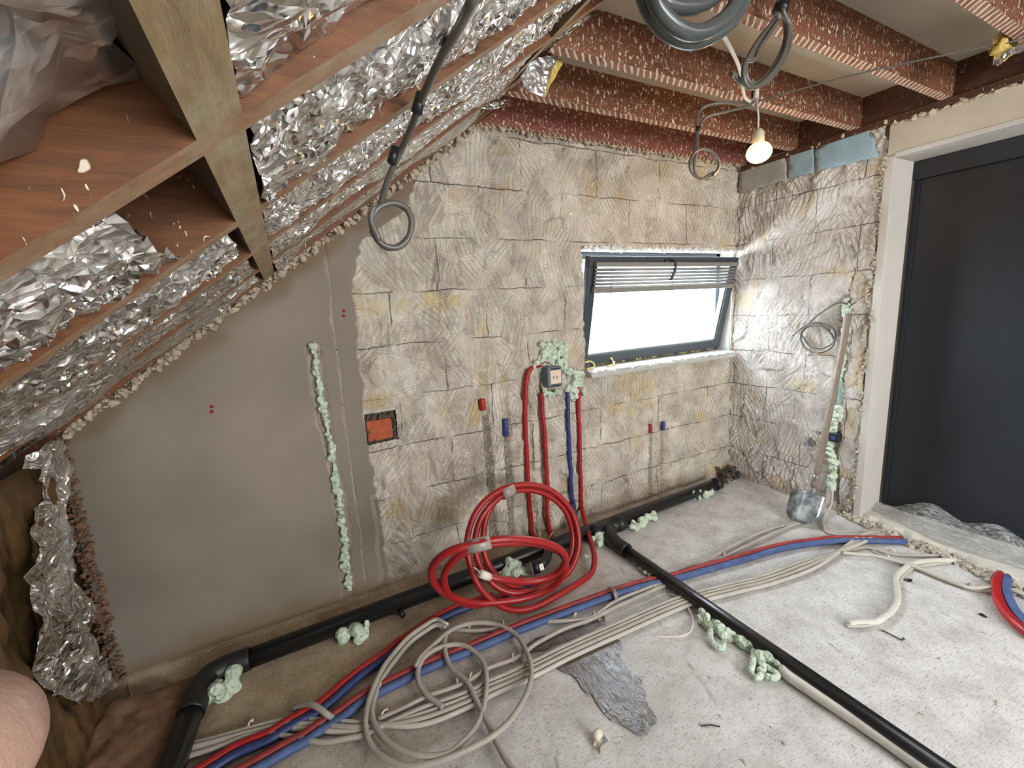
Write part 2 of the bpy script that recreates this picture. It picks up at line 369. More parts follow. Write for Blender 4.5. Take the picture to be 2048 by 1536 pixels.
M['dark_hole'] = plain('dark_mortar', (84, 76, 66), .95, var=.3, scale=22, bump=.8)
M['wool'] = wood('brown_wool', (58, 40, 20), (120, 88, 48), ax=(3, 3, 1))
M['brickdust'] = plain('brick_dust', (122, 92, 70), .95, var=.35, scale=24, bump=.6)
M['wool_y'] = plain('yellow_wool', (196, 170, 92), .95, var=.25, scale=60, bump=.9)
M['paper'] = wood('brown_paper', (92, 64, 44), (150, 116, 88), ax=(2, 2, .6))
M['knee'] = wood('knee_boards', (58, 38, 22), (104, 72, 44), ax=(6, 1, 1))
M['box'] = plain('box_plastic', (92, 104, 116), .4, var=.06)
M['card'] = plain('box_insert', (214, 194, 172), .7, var=.05)
M['ink'] = plain('box_ink', (132, 66, 44), .7)
M['shaft'] = wood('shovel_shaft', (112, 96, 82), (152, 136, 118), ax=(8, 8, 1))
t = NT('shovel_steel', .38, .75)
n = t.noise(16, 5, .6)
M['steel'] = t.done(t.ramp(n, [(.35, S2L((96, 104, 110))), (.5, S2L((150, 160, 166))), (.62, S2L((206, 210, 210)))]), t.bump(n, .3, .004))
M['tape'] = plain('grey_tape', (150, 142, 132), .35, var=.1)
M['skin'] = None
t = NT('skin', .5)
n = t.noise(700, 4, .6, co=t.map(scale=(1, 1, .35))); n0 = t.noise(60, 3)
t.set(t.p, 'Subsurface Weight', .05); t.p.inputs['Subsurface Radius'].default_value = (.008, .003, .0015)
M['skin'] = t.done(t.ramp(n0, [(.3, S2L((146, 114, 98))), (.7, S2L((162, 130, 114)))]), t.bump(n, .5, .0006))
M['nail'] = plain('nail', (224, 184, 170), .3)
M['cuff'] = plain('dark_cuff', (46, 48, 54), .9)
t = NT('plastic_sheet', .10, 0, .8)
n = t.noise(30, 5, .65, 2.0, co=t.map(rot=(0, 0, .25), scale=(2.2, .35, 1))); t.set(t.p, 'Alpha', t.ramp(n, [(.38, .16), (.60, .72)]))
M['sheet'] = t.done(S2L((226, 228, 226)), t.bump(n, .9, .03))
t = NT('window_glass', .02); t.set(t.p, 'Transmission Weight', 1.0); t.set(t.p, 'IOR', 1.01); M['glass'] = t.done((.95, .98, 1.0))
t = NT('bulb_glow', .5); t.set(t.p, 'Emission Color', (1.0, .66, .18)); t.set(t.p, 'Emission Strength', 3.4); M['glow'] = t.done((1.0, .9, .7))
M['socket'] = plain('lamp_socket', (206, 190, 160), .5, var=.04)
M['tarp'] = plain('rear_wall_plaster', (176, 164, 146), .9, var=.08, scale=3, bump=.3)

# ------------------------------------------------------------------ setting: back (gable) and right wall with real relief
def hash2(i, j, k):
    s = np.sin(i * 127.1 + j * 311.7 + k * 74.7) * 43758.5453
    return s - np.floor(s)
def cells(u, v, size, seed):
    """nearest jittered-grid seed: returns offsets from it, second distance minus first, and per-cell randoms"""
    gu, gv = np.floor(u / size), np.floor(v / size)
    best = np.full(u.shape, 1e9); b2 = np.full(u.shape, 1e9); du = np.zeros(u.shape); dv = np.zeros(u.shape); ci = np.zeros(u.shape); cj = np.zeros(u.shape)
    for a in (-1, 0, 1):
        for b in (-1, 0, 1):
            i, j = gu + a, gv + b
            su = (i + .5 + .8 * (hash2(i, j, seed) - .5)) * size; sv = (j + .5 + .8 * (hash2(i, j, seed + 9) - .5)) * size
            d = (u - su) ** 2 + (v - sv) ** 2; m = d < best
            b2 = np.where(m, best, np.minimum(b2, d))
            best = np.where(m, d, best); du = np.where(m, u - su, du); dv = np.where(m, v - sv, dv); ci = np.where(m, i, ci); cj = np.where(m, j, cj)
    return du, dv, np.sqrt(b2) - np.sqrt(best), lambda k: hash2(ci, cj, seed + 20 + k)
def vnoise(u, v, s, seed):
    u = u / s; v = v / s; i, j = np.floor(u), np.floor(v); a, b = u - i, v - j; a = a * a * (3 - 2 * a); b = b * b * (3 - 2 * b)
    h = lambda x, y: hash2(x, y, seed)
    return (h(i, j) * (1 - a) + h(i + 1, j) * a) * (1 - b) + (h(i, j + 1) * (1 - a) + h(i + 1, j + 1) * a) * b
def chisel(u, v, seed=1):
    uw = u + .03 * (vnoise(u, v, .09, seed + 3) - .5); vw = v + .03 * (vnoise(u, v, .08, seed + 5) - .5)
    h = np.zeros(u.shape)
    for size, amp, sd in ((.13, 1.0, seed), (.055, .5, seed + 50)):
        du, dv, e, r = cells(uw, vw * .8, size, sd)
        ang = (r(0) - .5) * 1.3 + np.where(r(5) > .8, 1.4, 0)
        ca, sa = np.cos(ang), np.sin(ang); a = du * ca + dv * sa; b = -du * sa + dv * ca
        per = .030 + .016 * r(1)
        saw = (a / per + r(2)) % 1.0
        groove = np.abs(saw - .3) * .0052 * (.4 + r(3)) if size > .1 else 0
        tilt = (b * (r(4) - .5) * .22 + a * (r(6) - .5) * .12)
        edge = np.clip(e / .012, 0, 1)
        h += amp * ((tilt + groove) * (0.4 + .6 * edge) - .0035 * (1 - edge) * (r(7) > .45))
    h += .007 * (vnoise(u, v, .3, seed + 7) - .5) + .0012 * (vnoise(u, v, .03, seed + 8) - .5)
    return h
def sstep(a, b, x):
    t = np.clip((x - a) / (b - a), 0, 1); return t * t * (3 - 2 * t)
def poly_x(z, pts):
    zz = [p[0] for p in pts]; xx = [p[1] for p in pts]; o = np.argsort(zz)
    return np.interp(z, np.array(zz)[o], np.array(xx)[o])
def grid_wall(name, u, v, h, masks, dirt, keep, P, mat):
    nu, nv = len(u), len(v)
    U, V = np.meshgrid(u, v, indexing='ij')
    X = P(U, V, h).reshape(-1, 3)
    idx = np.arange(nu * nv).reshape(nu, nv)
    q = np.stack([idx[:-1, :-1], idx[1:, :-1], idx[1:, 1:], idx[:-1, 1:]], -1)
    kc = keep[:-1, :-1] & keep[1:, :-1] & keep[1:, 1:] & keep[:-1, 1:]
    q = q[kc]
    used = np.unique(q); rm = -np.ones(nu * nv, int); rm[used] = np.arange(len(used)); q = rm[q]; X = X[used]
    me = bpy.data.meshes.new(name); me.vertices.add(len(X)); me.vertices.foreach_set('co', X.ravel())
    me.loops.add(q.size); me.loops.foreach_set('vertex_index', q.ravel()); me.polygons.add(len(q))
    me.polygons.foreach_set('loop_start', np.arange(0, q.size, 4)); me.update(calc_edges=True)
    a = me.attributes.new('mask', 'FLOAT_COLOR', 'POINT'); C4 = np.ones((len(X), 4)); C4[:, :3] = masks.reshape(-1, 3)[used]; a.data.foreach_set('color', C4.ravel())
    b = me.attributes.new('dirt', 'FLOAT', 'POINT'); b.data.foreach_set('value', dirt.reshape(-1)[used].astype(float))
    me.validate()
    return tag(link(name, me, mat), kind='structure')
step = .0065
u = np.arange(-3.90, .02, step); v = np.arange(-.02, 2.43, step)
U, V = np.meshgrid(u, v, indexing='ij')
jit = .018 * (vnoise(V, V * 0, .03, 3) - .5) + .03 * (vnoise(V, V * 0, .16, 4) - .5)
xe = poly_x(V, [(2.43, -2.25), (1.95, -2.50), (1.80, -2.70), (1.62, -2.776), (1.33, -2.80), (1.0, -2.80), (.4, -2.78), (.0, -2.76)]) + jit
rough = sstep(-.004, .010, U - xe)
h = 1.7 * chisel(U, V, 1) * rough - .012 * rough + .0015 * vnoise(U, V, .25, 5)
mk = np.zeros(U.shape + (3,)); mk[..., 0] = 1 - rough
def chase_at(cx, z0, z1, wd, depth, agg=1.0, wob=.012):
    global h
    c = poly_x(V, cx) if isinstance(cx, list) else cx
    c = c + wob * (vnoise(V, V * 0 + 3.3, .12, 31) - .5) * 2
    ww = wd * (.75 + .5 * vnoise(V, V * 0 + 7.1, .05, 33))
    m = (1 - sstep(ww * .8, ww * 1.15, np.abs(U - c))) * sstep(z0 - .01, z0 + .01, V) * (1 - sstep(z1 - .01, z1 + .01, V))
    h -= m * depth; mk[..., 1] = np.maximum(mk[..., 1], m * agg); mk[..., 0] = mk[..., 0] * (1 - m * agg)
    return m
chase_at(-2.14, -.02, .86, .026, .012); chase_at(-2.14, .86, 1.10, .03, .014, .35)
chase_at(-2.015, -.02, .74, .024, .012); chase_at(-2.01, .74, 1.10, .026, .014, .3)
chase_at(-.862, -.02, .60, .016, .012, .8); chase_at(-.75, -.02, .55, .016, .012, .6); chase_at(-.872, .58, .78, .02, .012, .1); chase_at(-.745, .55, .82, .022, .012, .1)
chase_at(-1.868, -.02, 1.09, .028, .014, .2); chase_at(-1.765, -.02, .98, .03, .014, .25); chase_at(-1.56, -.02, .9, .02, .012, .0); chase_at(-1.475, -.02, .93, .024, .012, .1)
chase_at([(1.33, -2.983), (1.17, -2.989), (.92, -2.968), (.67, -2.96), (.4, -2.954), (.24, -2.968), (-.03, -2.974)], -.02, 1.34, .03, .016, .55)
chase_at(-2.885, -.02, 1.9, .004, .006, .5, .006); chase_at(-2.80, -.02, .55, .014, .012, .25)
for (yx, yz, rx_, rz_) in ((-2.73, 1.02, .07, .04), (-2.14, 1.03, .035, .07), (-2.01, 1.03, .03, .07), (-.872, .72, .018, .06), (-.745, .74, .018, .07), (-2.68, .44, .06, .06), (-2.35, 1.5, .12, .05), (-1.2, .75, .09, .05), (-2.2, .86, .035, .09), (-.35, .55, .06, .05)):
    d = ((U - yx) / rx_) ** 2 + ((V - yz) / rz_) ** 2 + 1.5 * (vnoise(U, V, .035, 41) - .5) + .9 * (vnoise(U, V, .012, 43) - .5)
    m = 1 - sstep(.7, 1.15, d); mk[..., 2] = np.maximum(mk[..., 2], m)
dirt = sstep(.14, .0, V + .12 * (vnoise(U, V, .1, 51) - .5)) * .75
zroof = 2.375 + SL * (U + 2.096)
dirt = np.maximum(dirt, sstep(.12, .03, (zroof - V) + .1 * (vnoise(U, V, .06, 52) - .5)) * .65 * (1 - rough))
WX0, WX1, WZ0, WZ1 = -1.430, -.030, 1.030, 1.775
hj = .012 * (vnoise(U, V, .03, 61) - .5)
keep = ~((U > WX0 + hj) & (U < WX1) & (V > WZ0 + hj) & (V < WZ1 + hj * 1.5))
keep &= ~((U > -2.795) & (U < -2.645) & (V > .815) & (V < .965))
keep &= (V < zroof + .07)
nearw = (U > WX0 - .16) & (U < WX1 + .2) & (V > WZ0 - .2) & (V < WZ1 + .2); h = np.where(nearw, np.maximum(h, -.016), h)
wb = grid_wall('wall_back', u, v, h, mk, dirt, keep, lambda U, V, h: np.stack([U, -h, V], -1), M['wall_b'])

u2 = np.arange(-.885, .006, step); v2 = np.arange(-.02, 2.36, step)
U, V = np.meshgrid(u2, v2, indexing='ij')
h = (1.1 + .7 * sstep(.9, 1.3, V)) * chisel(U + 7, V + 3, 11); h -= .008
mk = np.zeros(U.shape + (3,))
chase_at([(1.4, -.745), (.9, -.745), (.5, -.75), (.07, -.77)], .05, 1.42, .022, .014, .3)
for (yx, yz, rx_, rz_) in ((-.55, .82, .1, .04), (-.82, .62, .03, .12), (-.8, .28, .04, .05), (-.84, 1.0, .03, .1), (-.6, 1.05, .08, .02), (-.25, .35, .04, .03)):
    d = ((U - yx) / rx_) ** 2 + ((V - yz) / rz_) ** 2 + 1.5 * (vnoise(U, V, .035, 42) - .5) + .9 * (vnoise(U, V, .012, 44) - .5)
    mk[..., 2] = np.maximum(mk[..., 2], .8 * (1 - sstep(.7, 1.15, d)))
# tool scratches
rs = np.random.RandomState(4)
for k in range(46):
    cu, cv = -.15 - .6 * rs.rand(), .1 + .95 * rs.rand(); an = .75 + .5 * (rs.rand() - .5) + (1.4 if rs.rand() < .15 else 0); L = .05 + .12 * rs.rand()
    a = (U - cu) * -math.cos(an) + (V - cv) * math.sin(an); b = (U - cu) * math.sin(an) + (V - cv) * math.cos(an)
    h -= .005 * (1 - sstep(.003, .008, np.abs(b))) * (np.abs(a) < L) * (V < 1.15)
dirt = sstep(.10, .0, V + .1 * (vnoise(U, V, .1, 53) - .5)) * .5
ej = .03 * (vnoise(V, V * 0 + 1, .04, 71) - .5) + .045 * (vnoise(V, V * 0 + 1, .2, 72) - .5)
h -= .012 * (1 - sstep(.0, .02, U + .868 + ej))
keep = (U > -.888 + ej * .5)
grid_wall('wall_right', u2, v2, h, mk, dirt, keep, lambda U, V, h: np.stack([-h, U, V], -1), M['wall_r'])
# solid masonry cores behind the relief, with the window reveal
s = MB()
D = .34
s.box((WX0 - .06, .03, WZ0 - .1), (WX0, D, WZ1 + .1)); s.box((WX1, .015, WZ0 - .1), (.10, D, WZ1 + .1))
s.box((WX0 - .06, .02, WZ1), (WX1 + .05, D, WZ1 + .12)); s.box((WX0 - .06, .03, WZ0 - .14), (WX1 + .05, D, WZ0 - .02))
tag(s.build('wall_gable_reveal', M['white_plaster'], smooth=False), kind='structure')
s = MB().box((-4.1, .04, -.1), (WX0 - .06, .1, 1.1)); s.prism([(-4.1, 1.1), (WX0 - .06, 1.1), (WX0 - .06, 2.6), (-1.9, 2.6), (-4.1, 1.05)], 1, .04, .1)
s.box((WX0 - .06, .04, -.1), (.1, .1, WZ0 - .14)); s.box((WX0 - .06, .04, WZ1 + .12), (.1, .1, 2.6))
tag(s.build('wall_gable_core', M['dark_hole'], smooth=False), kind='structure')
s = MB().box((.03, -.88, -.1), (.235, .1, 2.34))
tag(s.build('wall_right_core', M['header'], smooth=False), kind='structure')

# ------------------------------------------------------------------ floor
u = np.arange(-3.98, .64, .0125); v = np.arange(-5.0, .06, .0125); U, V = np.meshgrid(u, v, indexing='ij')
hz = .005 * (vnoise(U, V, .5, 81) - .5) + .003 * (vnoise(U, V, .08, 82) - .5) - .002
hz += .022 * sstep(-.075, -.01, V + .03 * (vnoise(U, V, .1, 83) - .5)) * (U < -.2)
grid_wall('floor', u, v, hz, np.zeros(U.shape + (3,)), np.zeros(U.shape), np.ones(U.shape, bool), lambda U, V, h: np.stack([U, V, h], -1), M['floor'])
# broken screed strip and threshold of the opening
thr = [FL(*p, 0) for p in ((1668, 1008), (1700, 1035), (1760, 1062), (1830, 1093), (1905, 1122), (1980, 1160), (2075, 1205))]
s = MB(); v = []; rnd = random.Random(3)
poly = [Vector((p.x + .05 + .02 * rnd.random(), p.y, 0)) for p in spline(thr, 4)]
n = len(poly)
for p in poly: v.append((p.x, p.y, .0))
for p in poly: v.append((p.x + .02, p.y, .028 + .006 * rnd.random()))
for p in poly: v.append((.42, p.y - .03, .035))
f = [(i, i + n, i + 1 + n, i + 1) for i in range(n - 1)] + [(i + n, i + 2 * n, i + 1 + 2 * n, i + 1 + n) for i in range(n - 1)]
s.add(v, f); s.box((.06, -5, -.02), (.42, -1.72, .034)); s.box((.1, -1.75, -.02), (.235, -.88, .03))
tag(s.build('trim_1', M['threshold'], smooth=False), kind='structure')

# ------------------------------------------------------------------ rest of the shell
def jag(n, amp, rnd): return [amp * (rnd.random() - .5) for _ in range(n)]
# header over the opening
s = MB().box((-.004, -5.0, 2.165), (.235, -.895, 2.325)); o = s.build('wall_right_header', M['header'], smooth=False); tag(o, kind='structure')
s = MB().box((.0, -.925, 0.0), (.235, -.882, 2.165)); tag(s.build('door_jamb', M['jamb'], smooth=False, bevel=.004), kind='structure').name = 'trim_2'
tag(MB().box((-.008, -5, 2.15), (.235, -.925, 2.175)).build('trim_3', M['jamb'], smooth=False, bevel=.004), kind='structure')
# door: dark leaf in a dark frame
d = empty('door_1', (.27, -2.3, .03)); tag(d, kind='structure')
fr = MB().box((.235, -3.9, 2.05), (.30, -.925, 2.17)).box((.235, -3.9, .03), (.30, -3.8, 2.05)).box((.262, -.955, .03), (.30, -.925, 2.05)).build('door_frame', M['door'], smooth=False, bevel=.003)
lf = MB().box((.262, -3.8, .03), (.30, -.955, 2.05)).build('door_leaf', M['door2'], smooth=False, bevel=.003)
adopt(d, fr, lf)
# wall plate, rim joist and ragged ledge along the top of the right wall
tag(MB().box((-.022, -5, 2.328), (.12, -.02, 2.362)).build('wall_plate', M['rim'], smooth=False, bevel=.003), 'dark wooden wall plate running along the top of the right wall under the joist ends', 'beam')
tag(MB().box((.0, -5, 2.362), (.05, -.0, 2.52)).build('rim_joist', M['rim'], smooth=False), 'dark rim board closing the joist bays above the right wall', 'beam')
# ceiling boards
tag(MB().box((-2.0, -5.0, 2.52), (.12, -1.62, 2.535)).box((-2.0, -1.612, 2.52), (.12, .05, 2.535)).build('ceiling', M['ceil'], smooth=False), kind='structure')
# left knee wall, rear wall with its window, right wall behind the opening
tag(MB().box((-3.98, -5, -.1), (-3.93, .05, 1.2)).build('wall_left', M['knee'], smooth=False), kind='structure')
s = MB().box((-4.1, -5.1, -.1), (-2.65, -5.0, 2.9)).box((-.35, -5.1, -.1), (.3, -5, 2.9)).box((-2.65, -5.1, -.1), (-.35, -5, .9)).box((-2.65, -5.1, 2.2), (-.35, -5, 2.9))
tag(s.build('wall_rear', M['tarp'], smooth=False), kind='structure')
s = MB()
for a, b in (((-2.65, -5.06, .9), (-2.59, -5.0, 2.2)), ((-.41, -5.06, .9), (-.35, -5, 2.2)), ((-2.59, -5.06, .9), (-.41, -5, .96)), ((-2.59, -5.06, 2.14), (-.41, -5, 2.2)), ((-1.53, -5.06, .96), (-1.47, -5, 2.14))): s.box(a, b)
tag(s.build('window_2', M['frame'], smooth=False), kind='structure')
s = MB().box((.30, -5, -.1), (.36, -.6, 2.6))
tag(s.build('wall_right_outer', M['tarp'], smooth=False), kind='structure')
# roof deck above the foil
v = []
for y in (-5.05, .12):
    for sgn, off in ((-4.25, .17), (-1.55, .17), (-1.55, .2), (-4.25, .2)):
        v.append(Vector((sgn, y, zr(sgn))) + UN * off)
tag(MB().add(v, [(0, 1, 5, 4), (1, 2, 6, 5), (2, 3, 7, 6), (3, 0, 4, 7), (0, 3, 2, 1), (4, 5, 6, 7)]).build('ceiling_slope', M['knee'], smooth=False), kind='structure')

# ------------------------------------------------------------------ rafters, noggings, joists
RY = [-.105, -.5, -.9, -1.29, -1.665, -2.06, -2.45, -2.84, -3.23, -3.62, -4.01, -4.4]
names_r = ['rafter tight against the gable wall, partly buried in broken plaster', 'second rafter out from the gable wall', 'third rafter out from the gable wall, foil on both sides',
           'fourth rafter from the gable wall, passing just below the upper noggings', 'broad brown rafter crossing the upper left corner, nearest in view'] 
def slope_box(x0, x1, y0, y1, n0, n1):
    c0 = Vector((x0, 0, zr(x0))); c1 = Vector((x1, 0, zr(x1))); v = []
    for y in (y0, y1):
        for c, k in ((c0, n0), (c1, n0), (c1, n1), (c0, n1)): p = c + UN * k; v.append(Vector((p.x, y, p.z)))
    return v, [(0, 1, 2, 3), (7, 6, 5, 4), (0, 4, 5, 1), (1, 5, 6, 2), (2, 6, 7, 3), (3, 7, 4, 0)]
for i, y in enumerate(RY):
    s = MB().add(*slope_box(-4.02, -1.70, y, y + .042, 0, .155))
    o = s.build('rafter', [M['rafter'], M['rafter_edge']], smooth=False)
    o.data.polygons[2].material_index = 1
    lab = 'brown ' + names_r[i] if i < 5 else 'brown rafter of the roof slope, beyond the upper left edge'
    tag(o, lab, 'rafter', 'rafters of the sloping roof')
bays = [(RY[k + 1] + .042, RY[k]) for k in range(6)]
nl = ['tan dusty nogging wedged against the gable rafter, lowest of the nogging row', 'short tan nogging between the second and third rafters from the gable', 'tan dusty nogging between the third and fourth rafters from the gable',
      'tan nogging right of the dark insulation gap, between the two nearest rafters', 'long tan nogging dropping from the top edge of the view onto the near rafter', 'tan nogging above the camera']
for k, (a, b) in enumerate(bays):
    s = MB().add(*slope_box(-3.135, -3.095, a, b, 0, .15))
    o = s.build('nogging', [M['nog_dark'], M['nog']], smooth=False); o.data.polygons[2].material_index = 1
    tag(o, nl[k], 'nogging', 'noggings in the row across the rafters')
nl2 = ['tan nogging at the head of the slope next to the gable wall', 'tan nogging at the head of the slope in the second bay, foil scrap beside it', 'olive tan nogging at the head of the slope, widest dark face in view']
for k, (a, b) in enumerate(bays[:3]):
    s = MB().add(*slope_box(-2.22, -2.18, a, b, 0, .15))
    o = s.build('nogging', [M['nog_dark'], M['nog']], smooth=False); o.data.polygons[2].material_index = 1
    tag(o, nl2[k], 'nogging', 'noggings at the head of the slope')
JY = [(-.052, -.004, 'joist_red', 'dark red ceiling joist resting on top of the gable wall'), (-.405, -.360, 'joist', 'speckled ceiling joist second from the gable wall, behind the hanging bulb'),
      (-.752, -.705, 'joist', 'speckled ceiling joist third from the gable wall, the bulb cord tied under it'), (-1.142, -1.10, 'joist', 'speckled ceiling joist fourth from the gable wall, wide plaster ridges under it'),
      (-1.50, -1.455, 'joist', 'ceiling joist in the top right corner beside the insulation scrap')] + [(-1.87 - .37 * k, -1.825 - .37 * k, 'joist', 'ceiling joist behind the camera') for k in range(8)]
for a, b, m, lab in JY:
    z0 = 2.372 if m == 'joist_red' else 2.36
    s = MB().prism([(-2.11 + (z0 - 2.36) / SL, z0), (0.0, z0), (0.0, 2.52), (-1.895, 2.52)], 1, a, b)
    o = s.build('ceiling_joist', [M[m], M['joist_under']], smooth=False)
    for p in o.data.polygons:
        if p.normal.z < -.9 or (abs(p.normal.z) > .9 and p.center.z < 2.4): p.material_index = 1
    tag(o, lab, 'joist', 'ceiling joists')

# ------------------------------------------------------------------ foil
def crumple(name, poly, place, mat, n, amp, seed, label=None, cat='foil', thick=True, sag=0, smooth=False, fine=2.2, tag_it=True, kink=.5, anis=(1, 1)):
    """poly: outline in a 2-D parameter plane (metres); place(a, b, h) -> world point.  Faceted sheet of irregular folds."""
    rnd = random.Random(seed); N = len(poly)
    P2 = [Vector(p) for p in poly]
    xs = [p[0] for p in poly]; ys = [p[1] for p in poly]
    def inside(x, y):
        c = False; j = N - 1
        for i in range(N):
            if (P2[i].y > y) != (P2[j].y > y) and x < (P2[j].x - P2[i].x) * (y - P2[i].y) / (P2[j].y - P2[i].y) + P2[i].x: c = not c
            j = i
        return c
    # ragged border
    bd = []
    for i in range(N):
        a, b = P2[i], P2[(i + 1) % N]; L = (b - a).length; m = max(1, int(L / .022)); nn = Vector((-(b - a).y, (b - a).x)) / max(L, 1e-6)
        for k in range(m): bd.append(a + (b - a) * (k / m) + nn * (rnd.random() - .5) * .010)
    pts = list(bd); E = [(i, (i + 1) % len(bd)) for i in range(len(bd))]
    tries = 0
    while len(pts) < n + len(bd) and tries < n * 6:
        tries += 1
        x = rnd.uniform(min(xs), max(xs)); y = rnd.uniform(min(ys), max(ys))
        dens = .35 + .65 * (noise.noise(Vector((x * 3, y * 3, seed))) * .5 + .5) * 1.4
        if rnd.random() > dens: continue
        if inside(x, y): pts.append(Vector((x, y)))
    vs, es, fs, *_ = delaunay_2d_cdt(pts, E, [], 1, 1e-5)
    out = []
    for p in vs:
        q = Vector((p.x * anis[0] * 5, p.y * anis[1] * 5, seed * 3.7))
        hh = kink * noise.noise(q) + .35 * noise.noise(q * 2.6) + fine * .22 * (rnd.random() - .5)
        out.append(place(p.x, p.y, hh * amp))
    me = mesh_of(out, fs); o = link(name, me, mat, smooth=smooth)
    if thick:
        md = o.modifiers.new('s', 'SOLIDIFY'); md.thickness = .0012; md.offset = 0
    if label: tag(o, label, cat)
    return o
def bay_sheet(x0, x1, y0, y1, off, sag, seed, label, mat='foil', n=900, amp=.035, edge0=.0, wav=.017, smooth=False):
    L0 = (x0 + 4.0) / US.x; L1 = (x1 + 4.0) / US.x; rnd = random.Random(seed)
    poly = []; m = 14
    for k in range(m + 1): poly.append((L0 + (L1 - L0) * k / m, y0 + .001))
    if edge0: poly += [(L1 + edge0 * .4, y0 + (y1 - y0) * .3), (L1 + edge0 * .5, y0 + (y1 - y0) * .6)]
    for k in range(m + 1): poly.append((L1 + (L0 - L1) * k / m, y1 - .001))
    O = Vector((-4.0, 0, zr(-4.0)))
    def place(a, b, h):
        t = (b - y0) / (y1 - y0); w = math.sin(math.pi * min(1, max(0, t)))
        drop = off - sag * w + wav * noise.noise(Vector((a * 3.1, seed, 0))) * (1.2 if t > .5 else .7)
        p = O + US * a + UN * (drop - h); return Vector((p.x, b, p.z))
    return crumple('foil_insulation', poly, place, M[mat], n, amp, seed, label, 'foil', smooth=smooth or mat == 'foil_smooth')
FB = [('next to the gable wall', 4), ('in the second bay from the gable wall', 3), ('in the third bay from the gable wall', 2), ('in the bay with the dark gap', 1), ('in the nearest bay', 0)]
spec = []
for k, (a, b) in enumerate(bays[:5]):
    where = ['squeezed beside the gable wall', 'in the second bay from the gable wall', 'in the third bay from the gable wall', 'in the fourth bay, behind the near rafter', 'in the nearest bay, top left of the view'][k]
    lo_end = -3.15 if k not in (3, 4) else -3.137 if k == 4 else -3.215
    bay_sheet(-3.97, lo_end, a, b, [.012, .012, .013, .015, .052][k], [.012, .012, .012, .012, .026][k], 100 + k, 'crumpled silver foil below the noggings ' + where, mat='foil_smooth' if k == 4 else 'foil', n=[520, 900, 1300, 1500, 650][k], amp=[.018, .024, .030, .034, .034][k], edge0=-.02 if k == 3 else 0)
    bay_sheet(-3.09, -2.23 if k < 3 else -1.75, a, b, [.013, .014, .015, .017, .024][k], .012, 200 + k, 'crumpled silver foil above the noggings ' + where, n=[520, 1000, 1500, 1900, 1100][k], amp=[.018, .024, .028, .030, .026][k])
for k, (a, b) in enumerate(bays[:3]):
    bay_sheet(-2.17, -1.80, a, b, .035, .02, 300 + k, 'short silver foil above the head noggings ' + ['beside the gable wall', 'in the second bay', 'in the third bay, ending at the ceiling board'][k], n=200, amp=.03)
# dark rock wool showing in the gap of the fourth bay
O = Vector((-4.0, 0, zr(-4.0)))
a, b = bays[3]
def plc(x, y, h):
    p = O + US * x + UN * (.125 - h); return Vector((p.x, y, p.z))
crumple('exposed_wool', [((-3.34 + 4) / US.x, a), ((-3.13 + 4) / US.x, a), ((-3.13 + 4) / US.x, b), ((-3.34 + 4) / US.x, b)], plc, M['wool'], 200, .03, 9, 'dark wool showing in the gap where the foil stops short of a nogging', 'insulation', smooth=True)
# hanging foil at the knee wall
out_px = [(28, 912), (70, 890), (112, 878), (128, 905), (143, 940), (144, 990), (135, 1022), (148, 1060), (160, 1110), (166, 1150), (170, 1190), (195, 1250), (238, 1370), (215, 1392), (180, 1400), (150, 1412), (125, 1390), (98, 1388), (88, 1340), (72, 1310), (62, 1270), (45, 1225), (25, 1160), (30, 1120), (42, 1080), (66, 1035), (92, 1000), (88, 975), (58, 948), (30, 940)]
kn = []
for p in out_px:
    q = A(*p, 0, -3.82); kn.append((q.y, q.z))
crumple('hanging_foil', kn, lambda a, b, h: Vector((-3.82 + h, a, max(b, .004))), M['foil'], 300, .085, 21, 'torn silver foil hanging over the low eaves wall in the left corner', 'foil', fine=.9, kink=.8)
# brown mineral wool batts and kraft paper behind / below it
def lump(name, x, ys, zs, amp, seed, mat, label, cat='insulation', nx=46, ny=40, fold=1.0, place=None):
    v = []; f = []
    for i in range(nx + 1):
        for j in range(ny + 1):
            a = ys[0] + (ys[1] - ys[0]) * i / nx; b = zs[0] + (zs[1] - zs[0]) * j / ny
            hh = amp * (noise.noise(Vector((a * 2.6, b * 1.2, seed))) + .5 * abs(noise.noise(Vector((a * 9, b * 3, seed)))) * fold + .2 * noise.noise(Vector((a * 30, b * 18, seed))))
            ed = min(1, min(i, nx - i) / 4, min(j, ny - j) / 4)
            v.append(place(a, b, hh, ed) if place else Vector((x + hh * ed, a, b)))
    for i in range(nx):
        for j in range(ny):
            k = i * (ny + 1) + j; f.append((k, k + ny + 1, k + ny + 2, k + 1))
    me = mesh_of(v, f); o = link(name, me, mat); md = o.modifiers.new('s', 'SOLIDIFY'); md.thickness = .02; md.offset = -1
    return tag(o, label, cat)
lump('wool_batt', -3.86, (-1.15, -.22), (.03, 1.04), .10, 2, M['wool'], 'brown wool insulation batt bulging out behind the torn foil in the left corner')
lump('wool_batt', -3.86, (-2.3, -1.17), (.03, 1.03), .10, 5, M['wool'], 'brown wool insulation batt at the far left edge of the view')
lump('paper_facing', 0, (-3.90, -3.58), (-.75, -.16), .045, 8, M['paper'], 'crumpled brown paper facing spilling onto the floor below the hanging foil', 'paper', nx=26, ny=40,
     place=lambda a, b, hh, ed: Vector((a, b, .018 + (.06 + hh * 1.3) * ed * (1 - (a + 3.90) / .34))))
